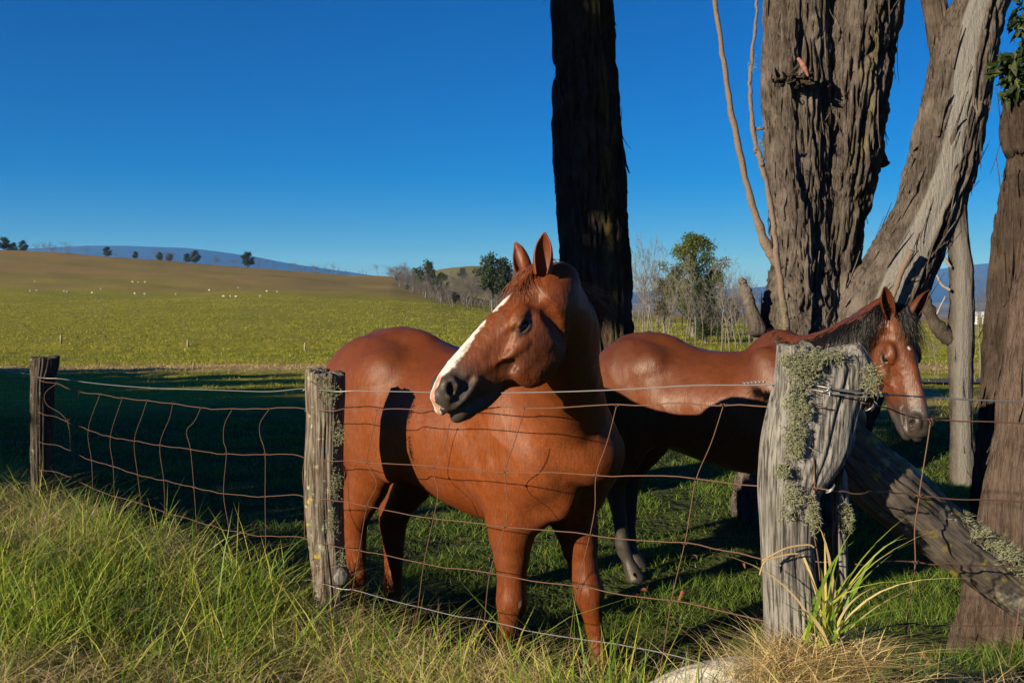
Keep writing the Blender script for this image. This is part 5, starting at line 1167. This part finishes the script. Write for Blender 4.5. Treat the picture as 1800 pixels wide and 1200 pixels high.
def coat_b(me, v, q):
    n = len(v); x, y, z = q.T
    jag = fbm(q[:, 0] * 40, q[:, 1] * 40, q[:, 2] * 40, 3, 9) * .006
    inh = (x > -.05) & (x < .7) & (np.abs(y) < .15) & (z > -.3)
    dark = inh * smooth01(.37, .52, x + jag * 3) * .97
    dark = np.maximum(dark, inh * .7 * blob(q, (.197, .09, -.028), (.034, .05, .020), .4)); dark = np.maximum(dark, inh * .7 * blob(q, (.197, -.09, -.028), (.034, .05, .020), .4))
    dark = np.maximum(dark, 1 - smooth01(.40, .68, v[:, 2] + fbm(v[:, 0] * 8, v[:, 1] * 8, v[:, 2] * 8, 3, 2) * .05))
    wh = inh * (1 - smooth01(-.003, .003, np.sqrt((x - .17) ** 2 + (y + .012) ** 2) - .007 + jag * 1.4)) * (z > 0) * .8
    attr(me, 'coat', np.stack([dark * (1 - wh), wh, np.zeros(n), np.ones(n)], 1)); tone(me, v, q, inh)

def hair_a(root, hw, tw, O, wl):
    rnd = np.random.default_rng(3); S = []
    # forelock, swept back between the ears
    for i in range(260):
        a = rnd.normal(0, 1, 3); y0 = rnd.uniform(-.035, .035); x0 = rnd.uniform(-.01, .05)
        p0 = np.array([x0, y0, .045]); L = rnd.uniform(.05, .13); dy = rnd.normal(.10, .25)
        t = np.linspace(0, 1, 7)[:, None]
        P = p0 + t * L * np.array([1.0, dy, -.08]) + np.array([0, 0, .022]) * np.sin(t * 3.0) + t * t * np.array([0, dy * .05, .0]) + rnd.normal(0, .0025, (7, 3)) * t
        S.append(hw(P))
    hair_strips('forelock', S, .0011, MATS['mane_red'], root)
    # mane: lies along the crest and falls to the far side
    S = []
    C = catmull(np.vstack([hw([(.01, 0, .045)]) , [wl(c) for c in CRESTA[::-1]], [wl(tw(np.array([.40, .0, 1.52])))]]), 14); n = len(C)
    for i in range(1500):
        u = rnd.uniform(0, .98) ** 1.0; k = u * (n - 1); a = int(k); p = C[a] + (C[min(a + 1, n - 1)] - C[a]) * (k - a)
        L = rnd.uniform(.10, .22) * (1 - .2 * u); t = np.linspace(0, 1, 8)[:, None]
        far = np.array([.55, .70, .15]) + rnd.normal(0, .30, 3)
        tang = (C[min(a + 3, n - 1)] - C[max(a - 3, 0)]); tang /= np.linalg.norm(tang) + 1e-9
        P = p + np.array([.03, .01, .062]) * min(1, .25 + u * 3) + rnd.normal(0, .010, 3) + t * L * (.55 * far + .25 * tang + np.array([0, 0, .42])) + np.array([0, 0, -1]) * L * .75 * t * t + rnd.normal(0, .003, (8, 3)) * t
        S.append(P)
    hair_strips('mane', S, .0015, MATS['mane_red'], root)
    tail(root, tw, wl, MATS['mane_red'], 11)

def hair_b(root, hw, tw, O, wl):
    rnd = np.random.default_rng(8); S = []
    for i in range(320):
        y0 = rnd.normal(0, .022); p0 = np.array([rnd.uniform(-.03, .04), y0, .05]); L = rnd.uniform(.09, .18)
        dy = rnd.normal(.30, .22) ; t = np.linspace(0, 1, 8)[:, None]
        P = p0 + t * L * np.array([1.0, dy, .02]) + np.array([0, 0, .024]) * np.sin(t * 3.0) - np.array([0, 0, .02]) * t + rnd.normal(0, .003, (8, 3)) * t
        S.append(hw(P))
    hair_strips('forelock', S, .0012, MATS['mane_black'], root)
    S = []
    C = catmull(np.vstack([hw([(-.01, 0, .04)]), [wl(c) for c in CRESTB[::-1]], [wl(tw(np.array([.34, .0, 1.53])))]]), 14); n = len(C)
    for i in range(2000):
        u = rnd.uniform(0, 1); k = u * (n - 1); a = int(k); p = C[a] + (C[min(a + 1, n - 1)] - C[a]) * (k - a)
        L = np.interp(u, [0, .15, .45, .7, 1], [.10, .32, .36, .20, .10]) * rnd.uniform(.7, 1.1); t = np.linspace(0, 1, 9)[:, None]
        side = np.array([-.80, -.45, 0]) * 1.0 + rnd.normal(0, .10, 3); tang = (C[min(a + 3, n - 1)] - C[max(a - 3, 0)]); tang /= np.linalg.norm(tang) + 1e-9
        out = np.interp(u, [0, .3, .6, 1], [.16, .17, .13, .05])
        P = p + np.array([-.005, -.01, .045]) * min(1, .2 + 2 * u) * max(0, 1 - 1.05 * u) + rnd.normal(0, .008, 3) + out * side * np.sin(np.clip(t * 1.9, 0, 1.57)) + np.array([0, 0, .03]) * np.sin(t * 3.14) + np.array([0, 0, -1]) * L * t ** 1.5 + tang * .10 * L * t / .3 * (u > .55) + rnd.normal(0, .002, (9, 3)) * t
        S.append(P)
    hair_strips('mane', S, .0013, MATS['mane_black'], root)
    tail(root, tw, wl, MATS['mane_black'], 12)

def tail(root, tw, wl, mt, seed):
    rnd = np.random.default_rng(seed); S = []
    for i in range(420):
        a = rnd.uniform(0, 6.28); r = .03 * math.sqrt(rnd.uniform(0, 1)); L = rnd.uniform(.55, .85); t = np.linspace(0, 1, 10)[:, None]
        p0 = np.array([-.845 + .02 * math.cos(a), r * math.cos(a), 1.30 + r * math.sin(a) - rnd.uniform(0, .2)])
        P = p0 + t * np.array([-.05, r * math.sin(a) * 2, 0]) + np.array([-.05, 0, 0]) * np.sin(t * 3.1) + np.array([0, 0, -L]) * t + rnd.normal(0, .004, (10, 3)) * t
        S.append(wl(tw(P)))
    hair_strips('tail', S, .0022, mt, root)

HEADX_A = (-.65, -.32, -.76); HEADY_A = (.45, -.89, 0)
CRESTA = [(.20, 4.02, 1.475), (.255, 3.82, 1.53), (.225, 3.64, 1.59)]
CFG_A = dict(name='chestnut_horse', label='chestnut horse with a white blaze reaching its head over the wire fence', kind='chestnut', theta=-50, scale=1.06,
    origin=(-.164, 4.60), ground=-.11, bend=.11, legs=[(-.085, -.02), (.15, .06), (.06, .0), (-.06, -.03)], mat=MATS['coat_chestnut'], coat=coat_a, hair=hair_a,
    poll=(.112, 3.46, 1.732), head_x=HEADX_A, head_y=HEADY_A, head_scale=1.0,
    neck=[(.185, 4.15, 1.18), (.20, 3.90, 1.34), (.18, 3.68, 1.49)],
    neck_r=[(.19, .30), (.185, .275), (.14, .205), (.105, .150), (.085, .10), (.075, .09)],
    neck_side=[(.766, .643), (.766, .643), (.97, .2), (.95, -.3), (.6, -.8), (.45, -.89)], crest=CRESTA,
    ears=[((-.60, -.62, .60), (.55, -.8, -.2)), ((-.72, .05, .72), (.62, -.62, .62))], ear_len=.135)
CRESTB = [(1.50, 5.18, 1.39), (1.58, 4.98, 1.43), (1.67, 4.74, 1.51)]
CFG_B = dict(name='bay_horse', label='bay horse with black mane standing behind the thick lichen-covered post', kind='bay', theta=-38, scale=.95,
    origin=(1.19, 5.61), ground=0.0, bend=0.0, legs=[(0, 0), (.05, .0), (.05, .02), (-.10, 0)], mat=MATS['coat_bay'], coat=coat_b, hair=hair_b,
    poll=(1.725, 4.50, 1.585), head_x=(.115, -.285, -.95), head_y=(.925, .38, 0), head_scale=.96,
    neck=[(1.56, 5.29, 1.10), (1.65, 5.0, 1.24), (1.705, 4.75, 1.385)],
    neck_r=[(.16, .26), (.15, .24), (.11, .18), (.09, .145), (.085, .12), (.075, .10)],
    neck_side=[(.616, .788), (.616, .788), (.75, .65), (.85, .5), (.92, .4), (.92, .4)], crest=CRESTB,
    ears=[((-.72, -.42, .50), (-.1, -1, -.5)), ((-.66, .60, .45), (-.5, -1, .5))], ear_len=.15)
build_horse(CFG_A)
build_horse(CFG_B)
# ---------------------------------------------------------------- grass
def blades(P, H, Wd, lean, seed, nseg=3, curl=.5, tint=None):
    """vectorised curved ribbons: base points P (N,3), heights H, widths Wd"""
    rnd = np.random.default_rng(seed); N = len(P); az = rnd.uniform(0, 2 * np.pi, N); fa = R(-SUN_AZ) + rnd.normal(0, .85, N)
    ld = np.stack([np.cos(az), np.sin(az), 0 * az], 1); sd = np.stack([np.cos(fa), np.sin(fa), 0 * fa], 1)
    ln = lean * rnd.uniform(.1, 1.6, N); cv = curl * rnd.uniform(0, 1.3, N); V = []
    for q in range(nseg + 1):
        t = q / nseg; hor = H * (ln * t + cv * t * t); ver = H * t * (1 - .35 * np.minimum(ln + cv, 1.6) * t * .8)
        c = P + ld * hor[:, None]; c[:, 2] += ver; w = Wd * (1 - t ** 2.4) * .5
        if q < nseg: V += [c - sd * w[:, None], c + sd * w[:, None]]
        else: V.append(c)
    V = np.stack(V, 1); m_ = V.shape[1]; k = np.arange(N)[:, None] * m_; Q = []
    for q in range(nseg - 1): Q.append(k + [2 * q, 2 * q + 1, 2 * q + 3, 2 * q + 2])
    Tt = k + [2 * nseg - 2, 2 * nseg - 1, 2 * nseg]
    tn = rnd.uniform(0, 1, N) if tint is None else tint
    return V.reshape(-1, 3), np.vstack(Q) if Q else np.zeros((0, 4), int), Tt, np.repeat(tn, m_)
def grass_obj(name, label, P, H, Wd, lean, seed, mt, nseg=3, curl=.5, tint=None):
    V, Q, T, a = blades(P, H, Wd, lean, seed, nseg, curl, tint); me = mesh_np(name, V, [Q, T], True); attr(me, 'tint', a)
    return tag(link(name, me, mt), label, 'grass', kind='stuff')
def grass_mat(name, stops, trans=.45):
    m, nt, b, o = mat(name); c = ramp(nt, attrn(nt, 'tint'), stops); nt.links.new(c, b.inputs['Base Color']); b.inputs['Roughness'].default_value = .5; b.inputs['Specular IOR Level'].default_value = .25
    tr = nt.nodes.new('ShaderNodeBsdfTranslucent'); nt.links.new(c, tr.inputs[0]); mx = nt.nodes.new('ShaderNodeMixShader'); mx.inputs[0].default_value = trans
    nt.links.new(b.outputs[0], mx.inputs[1]); nt.links.new(tr.outputs[0], mx.inputs[2]); nt.links.new(mx.outputs[0], o.inputs[0]); MATS[name] = m
grass_mat('grass_bank', [(0, (.07, .16, .018)), (.26, (.18, .29, .03)), (.52, (.46, .45, .07)), (.60, (.54, .46, .18)), (.86, (.70, .56, .32)), (1, (.36, .24, .12))])
grass_mat('grass_pasture', [(0, (.055, .125, .016)), (.5, (.13, .22, .028)), (.85, (.25, .29, .05)), (1, (.42, .33, .15))])
grass_mat('grass_field', [(0, (.18, .215, .022)), (.5, (.26, .27, .03)), (.85, (.30, .275, .042)), (1, (.44, .33, .16))])
rnd = np.random.default_rng(5)
def wedge(n, d0, d1, p0=-260, p1=2040, power=1.0):
    D = np.sqrt(rnd.uniform(d0 ** (2 * power), d1 ** (2 * power), n) ** (1 / power)); px = rnd.uniform(p0, p1, n); return (px - CX) / F_PX * D, D
# tall roadside grass on the bank
x, y = wedge(150000, 1.9, 7.6, power=.62); s = fence_side(x, y); pn = fbm(x * 1.6, y * 1.6, 0, 3, 51); cl = fbm(x * 7, y * 7, 0, 2, 52)
keep = rnd.uniform(0, 1, len(x)) < smooth01(-.30, -.02, s) * np.clip(.58 + cl * 1.6, .04, 1) * np.interp(x, [.5, .8, 1.1, 1.8], [1, .5, .35, .35]) * (1 - .93 * np.exp(-((x - .50) / .24) ** 2 - ((y - 2.50) / .36) ** 2))
x, y, s, pn, cl = [v[keep] for v in (x, y, s, pn, cl)]
strawy = np.clip(.55 + pn * .75 - .10 * (x < -1.6), 0, 1); isd = rnd.uniform(0, 1, len(x)) < strawy
tint = np.where(isd, rnd.uniform(.56, 1, len(x)), rnd.uniform(0, .55, len(x)))
H = np.where(isd, rnd.uniform(.06, .24, len(x)), rnd.uniform(.10, .30, len(x)) * (1 + .5 * (rnd.uniform(0, 1, len(x)) < .07))) * np.clip(1 + .5 * cl, .5, 1.5) * np.interp(x, [.2, .7, 1.2], [1, .6, .55])
Wd = np.where(isd, .0034, .0060) * rnd.uniform(.6, 1.4, len(x))
grass_obj('roadside_grass', 'tall mixed green and straw-coloured grass along the roadside bank', np.stack([x, y, ground_z(x, y) - .01], 1), H, Wd, np.where(isd, 1.0, .45), 1, MATS['grass_bank'], 3, np.where(isd, .8, .55), tint)
# dry stems lying on top of the bank grass
x, y = wedge(60000, 1.9, 6.6, power=.62); s = fence_side(x, y); pn = fbm(x * 1.6, y * 1.6, 0, 3, 51); cl = fbm(x * 7, y * 7, 0, 2, 52)
keep = (rnd.uniform(0, 1, len(x)) < smooth01(-.22, .05, s) * np.clip(.35 + pn * 1.3, .03, 1) * (1 - .93 * np.exp(-((x - .50) / .24) ** 2 - ((y - 2.50) / .36) ** 2))); x, y, cl = x[keep], y[keep], cl[keep]
grass_obj('dry_stems', 'pale dry grass stems tangled through the roadside bank', np.stack([x, y, ground_z(x, y) + rnd.uniform(.02, .15, len(x)) * np.interp(x, [.2, .7], [1, .5])], 1), rnd.uniform(.05, .16, len(x)), .0024 * rnd.uniform(.6, 1.3, len(x)), 1.6, 9, MATS['grass_bank'], 3, 1.0, rnd.uniform(.58, .95, len(x)))
# grazed grass in the paddock
x, y = wedge(230000, 3.0, 14, power=.36); s = fence_side(x, y); cl = fbm(x * 3.0, y * 3.0, 0, 3, 62)
keep = (s < -.05) & (rnd.uniform(0, 1, len(x)) < np.clip(.6 + 1.1 * cl, .08, 1)); x, y, cl = x[keep], y[keep], cl[keep]
tint = np.clip(rnd.normal(.42, .24, len(x)), 0, 1); far = np.clip(y / 6, .8, 2.2)
grass_obj('paddock_grass', 'short grazed green grass of the horse paddock', np.stack([x, y, ground_z(x, y) - .005], 1), rnd.uniform(.025, .085, len(x)) * np.clip(1 + .7 * cl, .5, 1.8), .0034 * far * rnd.uniform(.7, 1.4, len(x)), .55, 2, MATS['grass_pasture'], 2, .7, tint)
# tussocks over the open field
x, y = wedge(40000, 14, 230, power=.42); cl = fbm(x * .22, y * .22, 0, 3, 72)
keep = rnd.uniform(0, 1, len(x)) < np.clip(.55 + cl, .1, 1); x, y = x[keep], y[keep]; n = len(x)
k_ = 5; X_ = np.repeat(x, k_) + rnd.normal(0, 1, n * k_) * np.repeat(np.clip(y * .0035, .05, .35), k_); Y_ = np.repeat(y, k_) + rnd.normal(0, 1, n * k_) * np.repeat(np.clip(y * .0035, .05, .35), k_)
dryf = np.exp(-((Y_ - 43 + .06 * X_) / 6.0) ** 2); tint = np.clip(rnd.normal(.45, .09, len(X_)) + .2 * smooth01(80, 200, Y_) + .25 * fbm(X_ * .03, Y_ * .14, 0, 3, 91) + dryf * .7, 0, 1)
grass_obj('field_grass', 'tufty yellow-green grass of the open field beyond the shade', np.stack([X_, Y_, ground_z(X_, Y_) - .02], 1), rnd.uniform(.10, .26, len(X_)) * np.clip(Y_ / 60, .55, 1.3), np.clip(Y_ * .0008, .014, .10) * rnd.uniform(.7, 1.3, len(X_)), .5, 3, MATS['grass_field'], 2, .6, tint)
# straw tussock and long green blades at the foot of the thick post
def pts(n, px, row, D, sx, sy): return np.stack([(px - CX) / F_PX * D + rnd.normal(0, sx, n), D + rnd.normal(0, sy, n), np.full(n, zrow(row, D)) + rnd.normal(0, .012, n)], 1)
P = np.vstack([pts(900, 1410, 1175, 2.26, .055, .03), pts(700, 1475, 1170, 2.28, .045, .03), pts(260, 1350, 1200, 2.26, .04, .03), pts(500, 1420, 1222, 2.15, .10, .05)])
tus = empty('straw_tussock', tuple(W(1420, 1190, 2.24)), 'tangled dry straw tussock with long green blades hugging the thick post foot', 'grass tussock')
V, Q, T, a = blades(P, rnd.uniform(.03, .11, len(P)), .0024 * rnd.uniform(.6, 1.4, len(P)), np.full(len(P), 1.3), 21, 4, 1.1, rnd.uniform(.62, 1, len(P)))
me = mesh_np('straw', local(V, tus), [Q, T]); attr(me, 'tint', a); link('straw', me, MATS['grass_bank'], tus)['kind'] = 'stuff'
mb = MB(); BL = []
for q in range(34):
    p0 = np.array(W(rnd.normal(1452, 16), 1130 + rnd.normal(0, 14), 2.27 + rnd.normal(0, .02))); az = rnd.normal(0, 1); L = rnd.uniform(.14, .36); t = np.linspace(0, 1, 9)[:, None]
    dx = rnd.normal(.025, .075); dy = rnd.normal(-.03, .05); C = p0 + t * np.array([dx, dy, L]) + t ** 2.6 * np.array([dx * 1.0, dy, -L * rnd.uniform(.0, .45)]); w = .0042 * rnd.uniform(.7, 1.3) * (1 - t ** 2.2); sd = np.array([math.cos(az), -abs(math.sin(az)) * .5, 0])
    k_ = np.arange(8); col = rnd.uniform(0, .5) if rnd.uniform() < .72 else rnd.uniform(.6, .95)
    b_ = MB(); b_.add(np.vstack([C - sd * w, C + sd * w, C + np.array([0, .0006, 0])]), np.vstack([np.stack([k_, k_ + 1, k_ + 10, k_ + 9], -1)]), a=np.full(27, col)); b_.V[0] = b_.V[0][:18]; b_.A[0] = b_.A[0][:18]; b_.n = 18
    link('blade', b_.mesh('blade', off=tus.location), MATS['grass_bank'], tus)
for ptsb in ([(1340, 985), (1352, 978), (1385, 962), (1420, 957), (1432, 962)], [(1345, 984), (1380, 975), (1405, 972)], [(1335, 1010), (1342, 990), (1352, 980)]):
    b_ = MB(); b_.tube(catmull([W(px, py, 2.30) for px, py in ptsb], 5), .0022, 5, a=.92); link('blade', b_.mesh('blade', off=tus.location), MATS['grass_bank'], tus)
# fallen gum leaves
plain('leaf_litter', (.19, .10, .06), (.28, .16, .09), 40, .6, .3, .2); plain('leaf_litter_red', (.19, .045, .035), (.25, .08, .055), 40, .6, .3, .2)
def leaf_me(L, w, cv):
    t = np.linspace(0, 1, 9); ww = w * np.sin(np.pi * t ** .8) + .0004; x_ = L * (t - .5); b_ = cv * np.sin(t * 3.1); c_ = .02 * np.sin(t * 5)
    V = np.vstack([np.stack([x_, ww + b_, c_ + .004], 1), np.stack([x_, b_, c_], 1), np.stack([x_, -ww + b_, c_ + .004], 1)]); k_ = np.arange(8)
    return mesh_np('leaf', V, np.vstack([np.stack([k_, k_ + 1, k_ + 10, k_ + 9], -1), np.stack([k_ + 9, k_ + 10, k_ + 19, k_ + 18], -1)]))
LM = [leaf_me(.085, .011, .008), leaf_me(.10, .009, .014), leaf_me(.065, .012, .005)]
for q, (px, row, red) in enumerate(((427, 1048, 0), (178, 990, 0), (150, 965, 0), (712, 1185, 0), (818, 955, 1), (716, 990, 0), (1128, 1050, 1), (1124, 1065, 1), (1198, 1060, 1), (1218, 990, 0), (1312, 1005, 0), (1265, 925, 0), (1150, 1160, 1), (1186, 1105, 0), (1626, 1168, 1), (1648, 1190, 0), (1085, 918, 0), (1330, 1035, 0), (1120, 1025, 0), (1300, 990, 1), (860, 1000, 0), (960, 1010, 0), (230, 1080, 0), (330, 1140, 1))):
    D_ = ground_hit(px, row, 1.6, 30) or 3.0; x_ = (px - CX) / F_PX * D_; z_ = float(ground_z(x_, D_)) + (.09 if fence_side(x_, D_) > 0 else .04)
    D_ = D_ - (.25 if fence_side(x_, D_) > 0 else .12) * 0; o = link('fallen_leaf', LM[q % 3], None, loc=(x_, D_, z_)); o.rotation_euler = (rnd.uniform(-.7, .7), rnd.uniform(-.6, .6), rnd.uniform(0, 6.28))
    if not o.data.materials: o.data.materials.append(MATS['leaf_litter'])
    o.material_slots[0].link = 'OBJECT'; o.material_slots[0].material = MATS['leaf_litter_red' if red else 'leaf_litter']
    tag(o, 'dry reddish gum leaf lying in the grass' if red else 'dry tan gum leaf lying in the grass', 'leaf', 'red fallen leaves' if red else 'tan fallen leaves')
